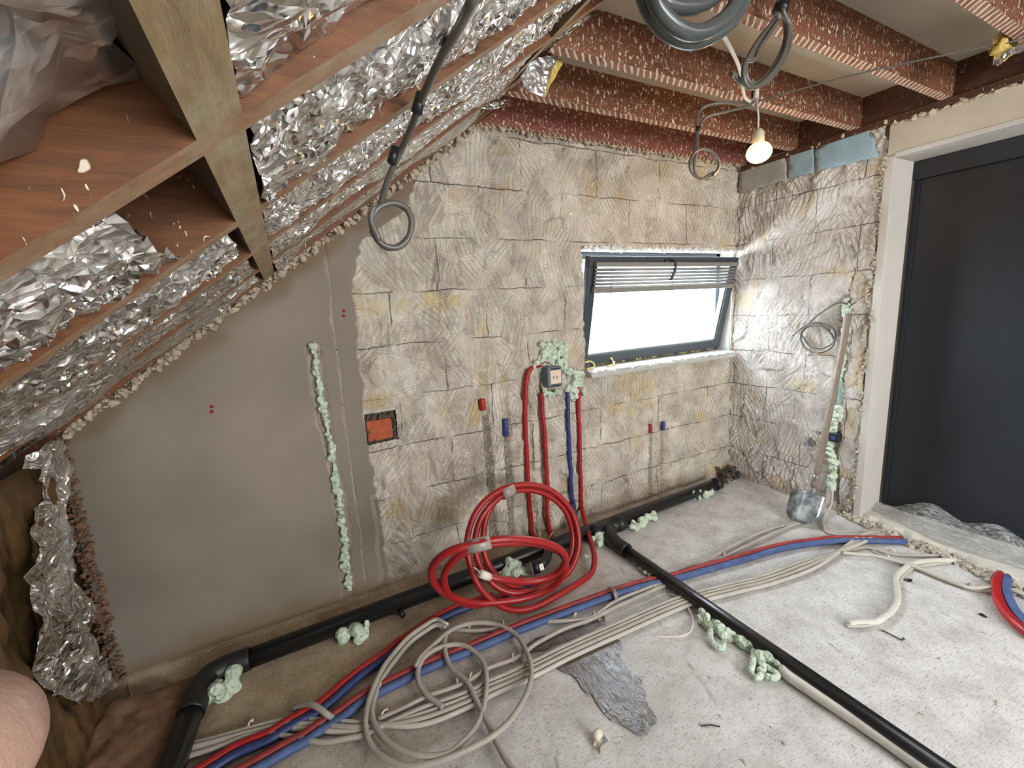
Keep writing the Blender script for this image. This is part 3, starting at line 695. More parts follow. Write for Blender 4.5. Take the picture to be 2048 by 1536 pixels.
# foil and wool scraps between the joists
sc = [(1040, 150), (1075, 112), (1115, 110), (1112, 125), (1100, 150), (1086, 196), (1070, 190), (1048, 172)]
q = [A(*p, 1, -.66) for p in sc]
root = empty('foil_wool_scrap', tuple(q[3])); tag(root, 'bent scrap of foil-faced yellow wool hanging between the second and third joists by the slope', 'insulation')
f1 = crumple('foil_face', [(p.x, p.z) for p in q], lambda a, b, h: Vector((a, -.66 - h, b)), M['foil_smooth'], 80, .025, 31, fine=1.2, anis=(2, .3))
sc2 = [(1086, 196), (1100, 150), (1112, 122), (1123, 118), (1121, 128), (1090, 190)]
q2 = [A(*p, 1, -.645) for p in sc2]
f2 = crumple('wool_core', [(p.x, p.z) for p in q2], lambda a, b, h: Vector((a, -.645 - h, b)), M['wool_y'], 60, .012, 33, smooth=True)
f2.modifiers['s'].thickness = .02
adopt(root, f1, f2)
q = [A(*p, 1, -.42) for p in ((962, 218), (985, 205), (1003, 196), (1018, 200), (1010, 212), (985, 219))]
crumple('foil_scrap', [(p.x, p.z) for p in q], lambda a, b, h: Vector((a, -.42 - h, b)), M['foil'], 40, .02, 35, 'small silver foil scrap at the left end of the dark red joist', 'foil')
q = [A(*p, 1, -1.42) for p in ((1985, 108), (1984, 92), (2010, 60), (2040, 30), (2075, 5), (2090, 60), (2048, 88), (2010, 118))]
root = empty('wool_scrap', tuple(q[3])); tag(root, 'tuft of yellow wool with a foil edge in the top right corner', 'insulation')
w1 = crumple('wool_core', [(p.x, p.z) for p in q], lambda a, b, h: Vector((a, -1.42 - h, b)), M['wool_y'], 200, .04, 37, smooth=True); w1.modifiers['s'].thickness = .03
q = [A(*p, 1, -1.47) for p in ((1984, 118), (1996, 118), (2020, 97), (2055, 85), (2085, 78), (2085, 92), (2050, 98), (2020, 112), (1998, 130), (1986, 129))]
w2 = crumple('foil_edge', [(p.x, p.z) for p in q], lambda a, b, h: Vector((a, -1.47 - h, b)), M['foil_smooth'], 60, .015, 39)
adopt(root, w1, w2)

# ------------------------------------------------------------------ broken edges (crumbs along the junctions)
def chunks(name, pts, r0, r1, mat, seed, spread=(.01, .01, .01), flat=1.0, parent=None):
    rnd = random.Random(seed); bm = bmesh.new()
    for p in pts:
        c = Vector(p) + Vector([(rnd.random() - .5) * 2 * s_ for s_ in spread]); r = r0 + (r1 - r0) * rnd.random() ** 2
        g = bmesh.ops.create_icosphere(bm, subdivisions=1, radius=1.0)
        sx, sy, sz = [r * (.55 + .9 * rnd.random()) for _ in range(3)]; R = Matrix.Rotation(rnd.random() * 6, 3, (rnd.random(), rnd.random(), rnd.random() + .1))
        for v in g['verts']:
            w = v.co * (1 + .5 * (rnd.random() - .5)); w = R @ Vector((w.x * sx, w.y * sy, w.z * sz)); w.z *= flat; v.co = c + w
    me = bpy.data.meshes.new(name); bm.to_mesh(me); bm.free()
    return link(name, me, mat, parent, smooth=False)
rnd = random.Random(5)
pts = [Vector((x, -.03, zr(x) - .012)) for x in np.arange(-3.85, -2.1, .0022)]
o = chunks('trim_4', pts, .003, .017, M['crumb'], 3, (.012, .05, .016)); tag(o, kind='structure')
pts = [Vector((x, -.014, 2.368)) for x in np.arange(-2.1, -.0, .012)]
tag(chunks('trim_5', pts, .004, .015, M['crumb'], 4, (.01, .012, .006)), kind='structure')
pts = [Vector((-.006, y, 2.325 + (.012 if y > -.9 else 0))) for y in np.arange(-2.6, -.02, .009)]
tag(chunks('trim_6', pts, .005, .016, M['crumb'], 5, (.012, .01, .010)), kind='structure')
pts = [Vector((x, -.004, WZ1 + .004)) for x in np.arange(WX0, WX1, .007)]
tag(chunks('trim_7', pts, .006, .019, M['white_plaster'], 6, (.006, .01, .010)), kind='structure')
pts = [Vector((-.004, -.872 + .012 * math.sin(z * 23), z)) for z in np.arange(.02, 2.16, .004)]
tag(chunks('trim_8', pts, .002, .008, M['header'], 7, (.005, .012, .006)), kind='structure')
# rubble in the gap by the threshold
tp = spline(thr, 10); pts = [p + Vector((.02, 0, .006)) for p in tp for _ in range(11)]
o = chunks('rubble', pts, .004, .017, M['rubble'], 8, (.055, .03, .008), .8); tag(o, 'loose grey mortar rubble in the broken strip before the dark door', 'rubble', kind='stuff')
pts = [Vector((x, -.03, .012)) for x in np.arange(-3.7, -.3, .03)]
o = chunks('floor_grit', pts + [Vector((-3.3 + 3.2 * rnd.random(), -1.9 + 1.8 * rnd.random(), .003)) for _ in range(240)], .0015, .006, M['crumb'], 9, (.03, .03, .002), .7)
tag(o, 'fine plaster grit scattered over the concrete floor', 'grit', kind='stuff')
pts = [Vector((-3.885, -.02, z)) for z in np.arange(.02, 1.08, .004)]
tag(chunks('trim_9', pts * 2, .003, .011, M['brickdust'], 14, (.024, .02, .008)), kind='structure')
# blue and grey board remnants above the right wall
def board(px, x, mat, label, seed):
    q = [A(*p, 0, x) for p in px]
    o = crumple('board_remnant', [(p.y, p.z) for p in q], lambda a, b, h: Vector((x - h, a, b)), M[mat], 120, .004, seed, label, 'board', smooth=True, fine=.6)
    o.modifiers['s'].thickness = .012; return o
board([(1637, 342), (1632, 300), (1650, 288), (1662, 275), (1680, 268), (1712, 255), (1725, 252), (1738, 262), (1752, 300), (1757, 312), (1700, 328)], -.010, 'bluebd', 'larger pale blue board remnant at the top of the right wall beside the opening', 51)
board([(1579, 358), (1580, 308), (1600, 295), (1626, 288), (1627, 345)], -.010, 'bluebd', 'smaller pale blue board remnant at the top of the right wall', 52)
board([(1482, 387), (1481, 334), (1530, 318), (1570, 303), (1574, 360)], -.010, 'greybd', 'greyish board remnant in the top corner behind the lit bulb', 53)
# red brick in its niche, left of the chases
s = MB().box((-2.80, .028, .80), (-2.64, .06, .98)); br = s.build('niche_back', M['dark_hole'], smooth=False)
b1 = MB().box((-2.790, .006, .822), (-2.664, .05, .930)).build('brick_face', M['brick'], smooth=False, bevel=.008)
r_ = chunks('mortar_rim', [Vector((x, .014, z)) for x in np.arange(-2.79, -2.65, .012) for z in (.945, .82)] + [Vector((x, .014, z)) for z in np.arange(.82, .95, .010) for x in (-2.652, -2.788)], .005, .014, M['dark_hole'], 12)
root = empty('exposed_brick', (-2.72, .03, .88)); adopt(root, br, b1, r_); tag(root, 'red brick exposed in a square hole in the chiselled gable wall', 'brick')
# small red marker dots
rt = M['red_wall']
for lab, px in (('two small red marker dots on the smooth plaster left of the foam strip', ((424, 813), (424, 823))), ('two small red marker dots on the plaster strip beside the chiselled stone', ((688, 622), (688, 632)))):
    s = MB()
    for p in px:
        c = BW(*p, -.004); s.tube([c, c + Vector((0, -.003, 0))], .0065, 10)
    tag(s.build('marker_dots', rt), lab, 'mark')

# ------------------------------------------------------------------ gable window
win = empty('window_1', ((WX0 + WX1) / 2, .15, WZ0)); tag(win, kind='structure')
s = MB(); fx0, fx1, fz0, fz1 = WX0 - .01, WX1 + .01, WZ0 - .024, WZ1 - .002
s.box((fx0, .12, fz0), (fx0 + .045, .19, fz1)).box((fx1 - .045, .12, fz0), (fx1, .19, fz1)).box((fx0, .12, fz1 - .045), (fx1, .19, fz1)).box((fx0, .12, fz0), (fx1, .19, fz0 + .05))
ofr = s.build('window_frame', M['frame'], smooth=False, bevel=.003)
# sash tilted into the room about its bottom edge
pb = Vector((0, .10, 1.052)); ang = math.atan2(.142, .672); H = .690
def SM(p): # local: x along, y into wall (depth), z up the sash
    return Vector((p[0], pb.y - p[2] * math.sin(ang) + p[1] * math.cos(ang), pb.z + p[2] * math.cos(ang) + p[1] * math.sin(ang)))
Ms = Matrix.Translation(pb) @ Matrix.Rotation(ang, 4, 'X')
sx0, sx1 = -1.418, -.045
s = MB(); bw = .062
s.box((sx0, -.012, 0), (sx1, .045, bw), Ms).box((sx0, -.012, H - bw), (sx1, .045, H), Ms).box((sx0, -.012, bw), (sx0 + bw, .045, H - bw), Ms).box((sx1 - bw, -.012, bw), (sx1, .045, H - bw), Ms)
sash = s.build('sash', M['frame'], smooth=False, bevel=.004)
s = MB(); g = .012
s.box((sx0 + bw, .0, bw), (sx1 - bw, .02, bw + g), Ms).box((sx1 - bw - g, .0, bw), (sx1 - bw, .02, H - bw), Ms).box((sx0 + bw, .0, bw), (sx0 + bw + g * .6, .02, H - bw), Ms)
bead = s.build('glazing_bead', M['alu'], smooth=False)
s = MB().box((sx0 + bw, .018, bw), (sx1 - bw, .022, H - bw), Ms); gl = s.build('glass_pane', M['glass'], smooth=False)
hx = A(1345, 520, 1, -.06).x
s = MB().box((hx - .065, -.026, H - .052), (hx + .012, -.012, H - .014), Ms); s.tube(spline([Ms @ Vector((hx, -.02, H - .03)), Ms @ Vector((hx + .004, -.045, H - .04)), Ms @ Vector((hx + .002, -.055, H - .08)), Ms @ Vector((hx - .02, -.052, H - .145))]), [.009] * 24 + [.007], 8)
hd = s.build('window_handle', M['handle'])
sb = MB().prism([(-.05, WZ0 - .045), (.13, WZ0 - .012), (.13, WZ0 + .006), (-.012, WZ0 + .001), (-.05, WZ0 - .022)], 0, WX0 + .002, WX1 - .004)
# prism polygon is (y,z)
sill = sb.build('window_sill', M['sill'], smooth=False, bevel=.004)
fo = chunks('foam_seam', [Vector((x, .118 - .012 * math.sin(x * 40), WZ0 + .014)) for x in np.arange(WX0 + .02, WX1 - .05, .009)], .004, .010, M['foam_y'], 15, (.004, .008, .004))
lip = chunks('sill_lip', [Vector((x, -.028, WZ0 - .008)) for x in np.arange(WX0 + .01, WX1 - .01, .004)], .006, .015, M['white_plaster'], 17, (.006, .014, .005), .6)
adopt(win, ofr, sash, sill)
for c_, p_ in ((bead, sash), (gl, sash), (hd, sash), (fo, ofr), (lip, sill)): c_.parent = p_
for lab, px in (('yellowish foam drip hanging from the window seam near the middle of the sill', ((1222, 716), (1226, 722), (1228, 728), (1222, 731), (1216, 733))), ('yellowish curl of foam at the left end of the window sill', ((1170, 725), (1180, 723), (1188, 728), (1186, 735), (1174, 738)))):
    o = cable('foam_drip', [A(*p, 1, .02 if p[1] > 726 else .05) for p in px], .006, M['foam_y'], lab, 'foam')
# venetian blind, half raised, hung on the sash
bl = empty('venetian_blind', (-.73, -.03, 1.70)); tag(bl, 'grey venetian blind pulled halfway up on the tilted window sash', 'blind')
P0 = []
bx0, bx1 = -1.392, -.075
zt, zb = H - .055, .475
parts = [MB().box((bx0, -.045, zt - .004), (bx1, -.014, zt + .024), Ms).build('head_rail', M['rail'], smooth=False, bevel=.003)]
for k in range(7):
    z = zt - .022 - k * .0215
    s = MB(); v = []
    for x in (bx0, bx1):
        for j in range(5):
            tt = j / 4 - .5; v.append(Ms @ Vector((x, -.031 + tt * .022, z + .004 * math.cos(tt * math.pi) + tt * .0148)))
    s.add(v, [(j, j + 1, j + 6, j + 5) for j in range(4)]); o = s.build('slat', M['slat']); md = o.modifiers.new('s', 'SOLIDIFY'); md.thickness = .0012; parts.append(o)
parts.append(MB().box((bx0, -.047, zb - .0), (bx1, -.015, zb + .03), Ms).build('bottom_rail', M['rail'], smooth=False, bevel=.004))
for x in (-1.262, -.735, -.24):
    parts.append(MB().tube([Ms @ Vector((x, -.048, zt)), Ms @ Vector((x, -.048, zb))], .0022, 6).build('ladder_cord', M['slat']))
for p in parts: p.parent = bl; p.matrix_parent_inverse = Matrix.Translation((.73, .03, -1.70))
cable('blind_cord', [A(1464, 590, 1, -.035), A(1462, 630, 1, -.03), A(1461, 692, 1, -.02)], .0028, M['white_cable'], 'thin white blind cord hanging in the right window corner', 'cord')

# ------------------------------------------------------------------ green foam
def foam(name, blobs, label=None, voxel=.005, mat='foam', parent=None, seed=1, group=None):
    """blobs: (point, radius); merged with a voxel remesh into one lumpy mass"""
    rnd = random.Random(seed); bm = bmesh.new()
    for p, r in blobs:
        for k in range(4):
            q = Vector(p) + Vector((rnd.gauss(0, 1), rnd.gauss(0, 1), rnd.gauss(0, 1))) * r * .38
            g = bmesh.ops.create_icosphere(bm, subdivisions=2, radius=r * (.45 + .4 * rnd.random()))
            for v in g['verts']:
                n_ = 1 + .35 * noise.noise(v.co * (22) + q * 40); v.co = v.co * n_ + q
    me = bpy.data.meshes.new(name); bm.to_mesh(me); bm.free()
    o = link(name, me, M[mat], parent); md = o.modifiers.new('r', 'REMESH'); md.mode = 'VOXEL'; md.voxel_size = voxel; md.use_smooth_shade = True
    if label: tag(o, label, 'foam', group)
    return o
def along(P, step, r, jitter=.3, seed=0):
    rnd = random.Random(seed); out = []; P = [Vector(p) for p in P]
    for a, b in zip(P, P[1:]):
        n = max(1, int((b - a).length / step))
        for k in range(n):
            out.append((a + (b - a) * k / n, r * (1 - jitter + 2 * jitter * rnd.random())))
    return out
ls = [BW(*p, -.002) for p in ((625, 692), (630, 720), (634, 760), (645, 810), (655, 860), (664, 905), (671, 960), (680, 1010), (686, 1050), (690, 1090), (688, 1110), (697, 1150), (698, 1180))]
foam('foam_strip', along(ls, .018, .016, .35, 2), 'long wavy green foam strip filling the chase in the smooth left plaster')
rs_ = [RW(*p, -.006) for p in ((1692, 600), (1690, 615), (1698, 640), (1690, 670), (1686, 700), (1684, 740), (1680, 765))]
foam('foam_strip', along(rs_[:4], .016, .020, .4, 3) + along(rs_[3:], .02, .013, .4, 4), 'thin green foam line behind the upper part of the shovel handle')
rs2 = [RW(*p, -.008) for p in ((1676, 815), (1672, 840), (1664, 860), (1656, 870), (1658, 888), (1664, 915), (1667, 940), (1664, 965), (1661, 982))]
foam('foam_strip', along(rs2, .015, .021, .35, 5), 'thick green foam strip around the black socket box on the right wall', voxel=.0045)
cable('chase_conduit', [RW(1682, 760, -.012), RW(1679, 790, -.012), RW(1674, 830, -.012)], .009, plain('teal_tube', (128, 158, 148), .4), 'short grey green tube between the two foam strips on the right wall', 'pipe')
fb = []
for px in range(1083, 1133, 11):
    for py in range(690, 735, 11): fb.append((BW(px, py, .006), .027))
fb += along([BW(1062, 735), BW(1072, 728), BW(1085, 725)], .02, .02) + along([BW(1092, 740), BW(1086, 770), BW(1090, 785), BW(1105, 788), BW(1125, 782)], .02, .017) + along([BW(1138, 742), BW(1150, 745), BW(1154, 765), BW(1142, 780), BW(1148, 795)], .016, .026) + along([BW(1158, 745), BW(1160, 765), BW(1166, 790)], .018, .018)
foam('foam_mass', fb, 'green foam patch around the grey box on the gable wall', voxel=.0045)
def fblob(px, r, label, z=.02, seed=1, group=None):
    return foam('foam_blob', [(FL(x, y, z), r * k) for x, y, k in px], label, seed=seed, voxel=.0045)
fblob([(412, 1390, 1), (430, 1378, 1.1), (448, 1368, 1.1), (462, 1362, .9), (440, 1385, .9)], .038, 'pale green foam lump at the elbow of the black waste pipe', .03, 2)
fblob([(684, 1277, 1.0), (688, 1268, .8)], .036, 'small round foam lump beside the waste pipe, left of a pair', .025, 3)
fblob([(712, 1262, 1.0), (722, 1258, 1.0), (718, 1268, .8), (728, 1252, .7)], .036, 'larger round foam lump beside the waste pipe, right of a pair', .03, 4)
fblob([(1012, 1146, .8), (1022, 1140, 1.0), (1035, 1136, 1.1), (1030, 1148, .9), (1042, 1142, .8)], .04, 'knobbly foam lump by the waste pipe inside the red coil', .035, 5)
fblob([(1192, 1080, .8), (1202, 1076, 1.0), (1210, 1070, 1.1), (1200, 1086, .7)], .042, 'foam lump tucked under the tee of the black pipe', .03, 6)
fblob([(1262, 1054, .6), (1272, 1048, .8), (1285, 1042, 1), (1296, 1036, .9), (1308, 1031, .9)], .038, 'elongated foam sausage in front of the pipe right of the tee', .025, 7)
fblob([(1398, 992, .8), (1408, 989, 1), (1418, 986, .9), (1425, 983, .6)], .032, 'small foam sausage by the white pipe strap near the corner', .025, 8)
fblob([(1272, 1125, .5), (1285, 1137, .6), (1293, 1148, .6), (1302, 1152, .5), (1280, 1130, .5)], .03, 'flat crumbly foam remains left of the branch pipe', .008, 9)
fblob([(1404, 1235, .8), (1420, 1246, .9), (1436, 1258, .8), (1446, 1268, 1), (1462, 1272, .9), (1478, 1278, .9), (1500, 1290, .8), (1520, 1305, .8), (1542, 1322, .8)], .034, 'long foam bead squeezed out under the branch pipe', .02, 10)
cable('foam_curl', [FL(*p, .018) for p in ((1416, 1240), (1424, 1252), (1420, 1270), (1424, 1285), (1434, 1294), (1444, 1295), (1446, 1288))], .013, M['foam'], 'curled green foam worm on the floor, left of the two worms by the branch pipe', 'foam')
cable('foam_curl', [FL(*p, .018) for p in ((1508, 1302), (1506, 1325), (1502, 1345), (1512, 1355), (1522, 1350), (1526, 1335), (1518, 1318), (1528, 1330), (1545, 1342), (1555, 1350), (1546, 1356), (1530, 1350), (1518, 1338))], .012, M['foam'], 'looped green foam worm on the floor, right of the two worms by the branch pipe', 'foam')

# ------------------------------------------------------------------ wall conduits, box, stubs
def wiggle(P, amp, seed):
    out = []
    for i, p in enumerate(spline(P, 8)):
        out.append(p + Vector((amp * noise.noise(Vector((p.z * 14, seed, 0))), 0, 0)))
    return out
def wall_pipe(px, r, mat, label, seed, y=-.006, ends=None):
    P = [BW(*p, y) for p in px]
    if ends: P += [Vector(e) for e in ends]
    o = MB().tube(wiggle(P, .006, seed), r, 10).build('wall_conduit', M[mat]); return tag(o, label, 'pipe', 'conduits in the gable wall')
wall_pipe([(1085, 729), (1072, 732), (1058, 742), (1052, 770), (1050, 830), (1053, 900), (1056, 960), (1060, 1020), (1066, 1075)], .0142, 'red_wall', 'leftmost red conduit up the gable wall, bending right into the foam', 1, ends=[(-1.865, -.03, .03)])
wall_pipe([(1083, 786), (1085, 830), (1089, 870), (1092, 930), (1095, 980), (1094, 1030), (1100, 1062)], .0138, 'red_wall', 'second red conduit, rising to the left side of the grey wall box', 2, ends=[FL(1108, 1085, .03)])
wall_pipe([(1157, 770), (1157, 820), (1159, 870), (1160, 930), (1162, 985), (1163, 1020)], .0138, 'red_wall', 'rightmost red conduit dropping straight from the green foam', 3)
wall_pipe([(1135, 784), (1136, 830), (1138, 880), (1141, 940), (1143, 985), (1146, 1010)], .0132, 'blue_wall', 'blue conduit running down the gable wall between red ones', 4)
def stub(px, r, mat, label):
    o = MB().tube([BW(*px[0], -.006), BW(*px[1], -.008)], r, 12).build('conduit_stub', M[mat], bevel=.002); return tag(o, label, 'pipe')
stub(((964, 798), (966, 820)), .018, 'red_wall', 'short red conduit stub left of the red and blue risers')
stub(((1010, 838), (1012, 872)), .017, 'blue_wall', 'short blue conduit stub left of the red risers')
stub(((1301, 848), (1300, 866)), .012, 'red_wall', 'small red conduit stub below the window')
stub(((1327, 843), (1326, 860)), .013, 'blue_wall', 'small dark blue conduit stub below the window')
bx = empty('wall_box', (-1.655, -.04, 1.0)); tag(bx, 'blue grey installation box with a white insert, set in green foam on the gable wall', 'box')
bc = A(1110, 754, 1, -.07)
def rbox(cx, cz, w, hh, y0, y1, bev, name, mat, seg=4):
    o = MB().box((cx - w / 2, y0, cz - hh / 2), (cx + w / 2, y1, cz + hh / 2)).build(name, M[mat], smooth=False)
    md = o.modifiers.new('b', 'BEVEL'); md.width = bev; md.segments = seg; md.limit_method = 'NONE'; return o
cz = bc.z; cx = bc.x
p1 = rbox(cx, cz, .108, .125, -.075, .02, .016, 'box_body', 'box')
p2 = rbox(cx + .002, cz + .001, .076, .082, -.079, -.07, .004, 'insert_card', 'card')
gm = MB(); yy = (-.0805, -.079)
def gl_(x, segs):
    for a, b, c_, d_ in segs: gm.box((cx + x + a, yy[0], cz - .010 + b), (cx + x + c_, yy[1], cz - .010 + d_))
Eg = [(0, 0, .0022, .018), (0, 0, .008, .002), (0, .008, .007, .010), (0, .016, .008, .018)]
gl_(-.020, Eg); gl_(-.008, [(0, .004, .0018, .006), (0, .012, .0018, .014)]); gl_(.002, [(0, 0, .0022, .018)]); gl_(.008, Eg)
p3 = gm.build('insert_marks', M['ink'], smooth=False)
p4 = [MB().box((cx - .03, -.079, cz + a_), (cx + .03, -.074, cz + a_ + .007)).build('box_slot', M['handle'], smooth=False) for a_ in (.047, -.054)]
adopt(bx, p1, p2)
for c_, p_ in ((p3, p2), (p4[0], p1), (p4[1], p1)): c_.parent = p_
for lab, px, ins in (('black socket box in the foam strip on the right wall', (1669, 875), 1),):
    c = RW(*px, -.02); b = MB().box((-.035, c.y - .030, c.z - .028), (.02, c.y + .030, c.z + .030)).build('box_body', M['handle'], smooth=False, bevel=.004)
    i2 = MB().box((-.037, c.y - .012, c.z - .01), (-.034, c.y + .012, c.z + .012)).build('terminal', M['blue_wall'], smooth=False)
    r2 = empty('socket_box', tuple(c)); adopt(r2, b, i2); tag(r2, lab, 'box')
c = RW(1621, 884, -.006); s = MB(); s.box((-.012, c.y - .012, c.z - .03), (-.002, c.y + .012, c.z + .03)); tag(s.build('wall_clamp', M['box'], smooth=False, bevel=.002), 'small grey metal clamp left on the right wall beside the shovel handle', 'clamp')
# drips of red/white wires at the box
cable('loose_wire', [A(1082, 728, 1, -.03), A(1092, 724, 1, -.04), A(1100, 727, 1, -.04), A(1107, 733, 1, -.05)], .003, M['red_wall'], 'thin red wire bending out of the foam above the box', 'wire')

# ------------------------------------------------------------------ black waste pipe
zp = .046
def FP(px, py, z=zp): return A(px, py, 2, z)
wp = empty('waste_pipe', (-1.9, -.2, 0)); tag(wp, 'long black waste pipe along the foot of the gable wall, bending forward at the left', 'pipe')
e0 = FP(1432, 968); e1 = FP(474, 1326); corner = FP(408, 1352); f0 = FP(392, 1398); f1 = Vector((f0.x - .09, -2.6, zp))
f1 = f0 + (FP(345, 1530) - f0).normalized() * 2.4
q0 = MB().tube([e0, e0 * .5 + e1 * .5, e1], .041, 20).build('pipe_run', M['black'])
q1 = MB().tube(spline([e1 + (e0 - e1) * .015, e1, e1 * .6 + corner * .4, corner * .65 + f0 * .15 + e1 * .2, f0 * .6 + corner * .4, f0, f0 + (f1 - f0) * .03], 6), .046, 20).build('elbow', M['blacksock'])
q2 = MB().tube([f0, f1], .041, 20).build('pipe_run', M['black'])
tee = FP(1215, 1056); dr = (e0 - e1).normalized()
q3 = MB().tube([tee - dr * .12, tee - dr * .07, tee - dr * .069, tee + dr * .07, tee + dr * .071, tee + dr * .13], [.048, .048, .044, .044, .048, .048], 20).build('tee_fitting', M['blacksock'])
bp0 = FP(1240, 1092, .04); bp1 = FP(1885, 1540, .04)
q4 = MB().tube(spline([tee + Vector((0, -.02, 0)), FP(1222, 1074, .05), FP(1232, 1086, .043), bp0, bp0 + (bp1 - bp0) * .04], 6), .041, 18).build('branch_bend', M['blacksock'])
yp = FP(1075, 1110); 
q5 = MB().tube([e0 + dr * -.02, e0 + dr * .03], .047, 20).build('end_socket', M['blacksock'])
adopt(wp, q0, q1, q2, q3, q4, q5)
bdir = (bp1 - bp0).normalized()
o = MB().tube([bp0, bp0 * .5 + bp1 * .5, bp1 + bdir * .5], .030, 18).build('branch_pipe', M['black']); tag(o, 'straight black branch pipe running from the tee to the lower right edge', 'pipe')
# capped Y branch inside the coil
yb = empty('pipe_outlet', tuple(FP(1075, 1120))); tag(yb, 'short black angled outlet with a screw cap, inside the red coil', 'fitting')
a0 = FP(1098, 1095, .06); a1 = FP(1092, 1118, .08); a2 = FP(1078, 1132, .07)
y1 = MB().tube(spline([FP(1100, 1082, .05), a0, a1, a2, FP(1072, 1135, .068)], 5), .026, 16).build('outlet_arm', M['blacksock'])
d2 = (FP(1060, 1137, .062) - a2).normalized()
y2 = MB().tube([a2, a2 + d2 * .035], .036, 18).build('screw_collar', M['blacksock'])
y3 = MB().tube([a2 + d2 * .03, a2 + d2 * .045, a2 + d2 * .046, a2 + d2 * .062], [.033, .033, .028, .028], 18).build('sealing_cap', M['rail'])
y4 = MB().box((-.012, -.016, 0), (.012, .016, .003), Matrix.Translation(a2 + d2 * .014 + Vector((.01, -.035, .014))) @ Matrix.Rotation(1.1, 4, 'X')).build('white_label', M['clip'], smooth=False)
adopt(yb, y1, y2, y3); y4.parent = y2
o = MB().tube([FP(1388, 982, .095), FP(1384, 988, .05), FP(1390, 998, .004)], .006, 8).build('pipe_strap', M['clip']); tag(o, 'white strap over the waste pipe near the corner', 'strap')
o = MB().tube([FP(800, 1222, .03), FP(806, 1231, .03)], .014, 12).build('pipe_plug', M['handle']); tag(o, 'small black plug stuck on the front of the waste pipe', 'plug')
# hole with rubble in the corner
tag(chunks('corner_debris', [Vector((-.09, -.06, .045))] * 90, .006, .022, M['dark_hole'], 16, (.085, .045, .045)), 'dark broken debris around the pipe end in the far corner', 'rubble', kind='stuff')
# white insulated tube beside the branch
o = cable('white_tube', [FL(*p, .024) for p in ((1566, 1336), (1575, 1350), (1610, 1374), (1656, 1405), (1710, 1440), (1760, 1474), (1800, 1502), (1850, 1538), (1960, 1620))], .020, M['white_cable'], 'thick white tube lying beside the branch pipe at the lower right', 'pipe')

# ------------------------------------------------------------------ red coil
def UP(x, y):  # zoomed crop coordinates of the coil -> photo pixel
    return 850 + x / 4.096, 900 + y / 4.096
def up3(x, y, dy=0.0):
    px, py = UP(x, y); yy = -.33 - (py - 968) / 258 * .22 + dy; p = A(px, py, 1, yy)
    return Vector((p.x, p.y, max(p.z, .02)))
def lo3(x, y, dy=0.0):
    px, py = UP(x, y); yy = -.80 + (py - 1079) / 133 * .28 + dy; p = A(px, py, 1, yy)
    return Vector((p.x, p.y, max(p.z, .02)))
rc = empty('red_conduit_coil', tuple(lo3(600, 1240))); tag(rc, 'big loose coil of bright red conduit standing in front of the gable wall', 'coil')
pa = [BW(1163, 1015, -.01), up3(1325, 640, .25), up3(1365, 770, .12), up3(1388, 890, .02), up3(1360, 1020), up3(1250, 1180), up3(1100, 1280), up3(900, 1335), up3(720, 1310), up3(560, 1240), up3(440, 1110), up3(375, 960), up3(345, 790), up3(365, 640), up3(425, 500), up3(530, 385), up3(680, 305), up3(850, 283), up3(1000, 315), up3(1120, 400), up3(1210, 520), up3(1256, 690), up3(1252, 830), up3(1190, 980), up3(1080, 1080), up3(900, 1150), up3(740, 1170), up3(600, 1130, .02), up3(490, 1020, .03), up3(425, 880, .03), up3(410, 740, .03), up3(450, 580, .03), up3(540, 450, .02), up3(680, 350, .02), up3(860, 328, .02), up3(1020, 380, .02), up3(1150, 500, .02), up3(1205, 660, .03), up3(1205, 820, .03), up3(1150, 960, .03), up3(1040, 1060, .04), up3(860, 1150, .05)]
ra = MB().tube(clampz(spline(pa, 7), .018), .0152, 12).build('upright_loops', M['red'])
pb_ = [lo3(520, 1040, .02), lo3(640, 1062), lo3(800, 1078), lo3(960, 1060), lo3(1090, 1000), lo3(1150, 900), lo3(1110, 820), lo3(1000, 765), lo3(850, 737), lo3(690, 730), lo3(540, 742), lo3(400, 775), lo3(250, 812), lo3(130, 875), lo3(60, 960), lo3(60, 1060), lo3(130, 1150), lo3(260, 1220), lo3(420, 1255), lo3(620, 1245), lo3(820, 1215), lo3(1000, 1150), lo3(1110, 1060), lo3(1155, 950, .03), lo3(1120, 850, .05), lo3(1000, 790, .06), lo3(850, 760, .06), lo3(600, 765, .06), lo3(420, 800, .05), lo3(260, 880, .03), lo3(165, 1000, .02), lo3(165, 1120), lo3(230, 1210), lo3(380, 1270), lo3(520, 1250, .03), lo3(650, 1190, .1), lo3(720, 1120, .14), lo3(800, 1040, .2)]
rb = MB().tube(clampz(spline(pb_, 7), .018), .0152, 12).build('front_loops', M['red'])
pc = [up3(640, 320, .04), up3(560, 440, .04), up3(500, 560, .04), up3(476, 720, .04), up3(490, 860, .04), up3(560, 1000, .04), up3(680, 1100, .04), up3(840, 1160, .04)]
rcx = MB().tube(clampz(spline(pc, 7), .018), .0152, 12).build('upright_loops', M['red'])
tp1 = MB().tube([up3(632, 358, .01), up3(672, 338, .01), up3(716, 318, .01)], .034, 12).build('tape', M['tape'])
tp2 = MB().tube([lo3(345, 800, .0), lo3(440, 776), lo3(535, 752)], .026, 12).build('tape', M['tape'])
we = MB().tube([lo3(455, 1015, .02), lo3(525, 1040, .02)], .0175, 12).build('white_end', M['clip'])
wt = MB().tube(spline([lo3(455, 1015, .02), lo3(430, 985, .02), lo3(400, 960, .02)], 4), .004, 6).build('wire_tail', M['tape'])
adopt(rc, ra, rb, rcx)
for c_, p_ in ((tp1, ra), (tp2, rb), (we, rb), (wt, rb)): c_.parent = p_
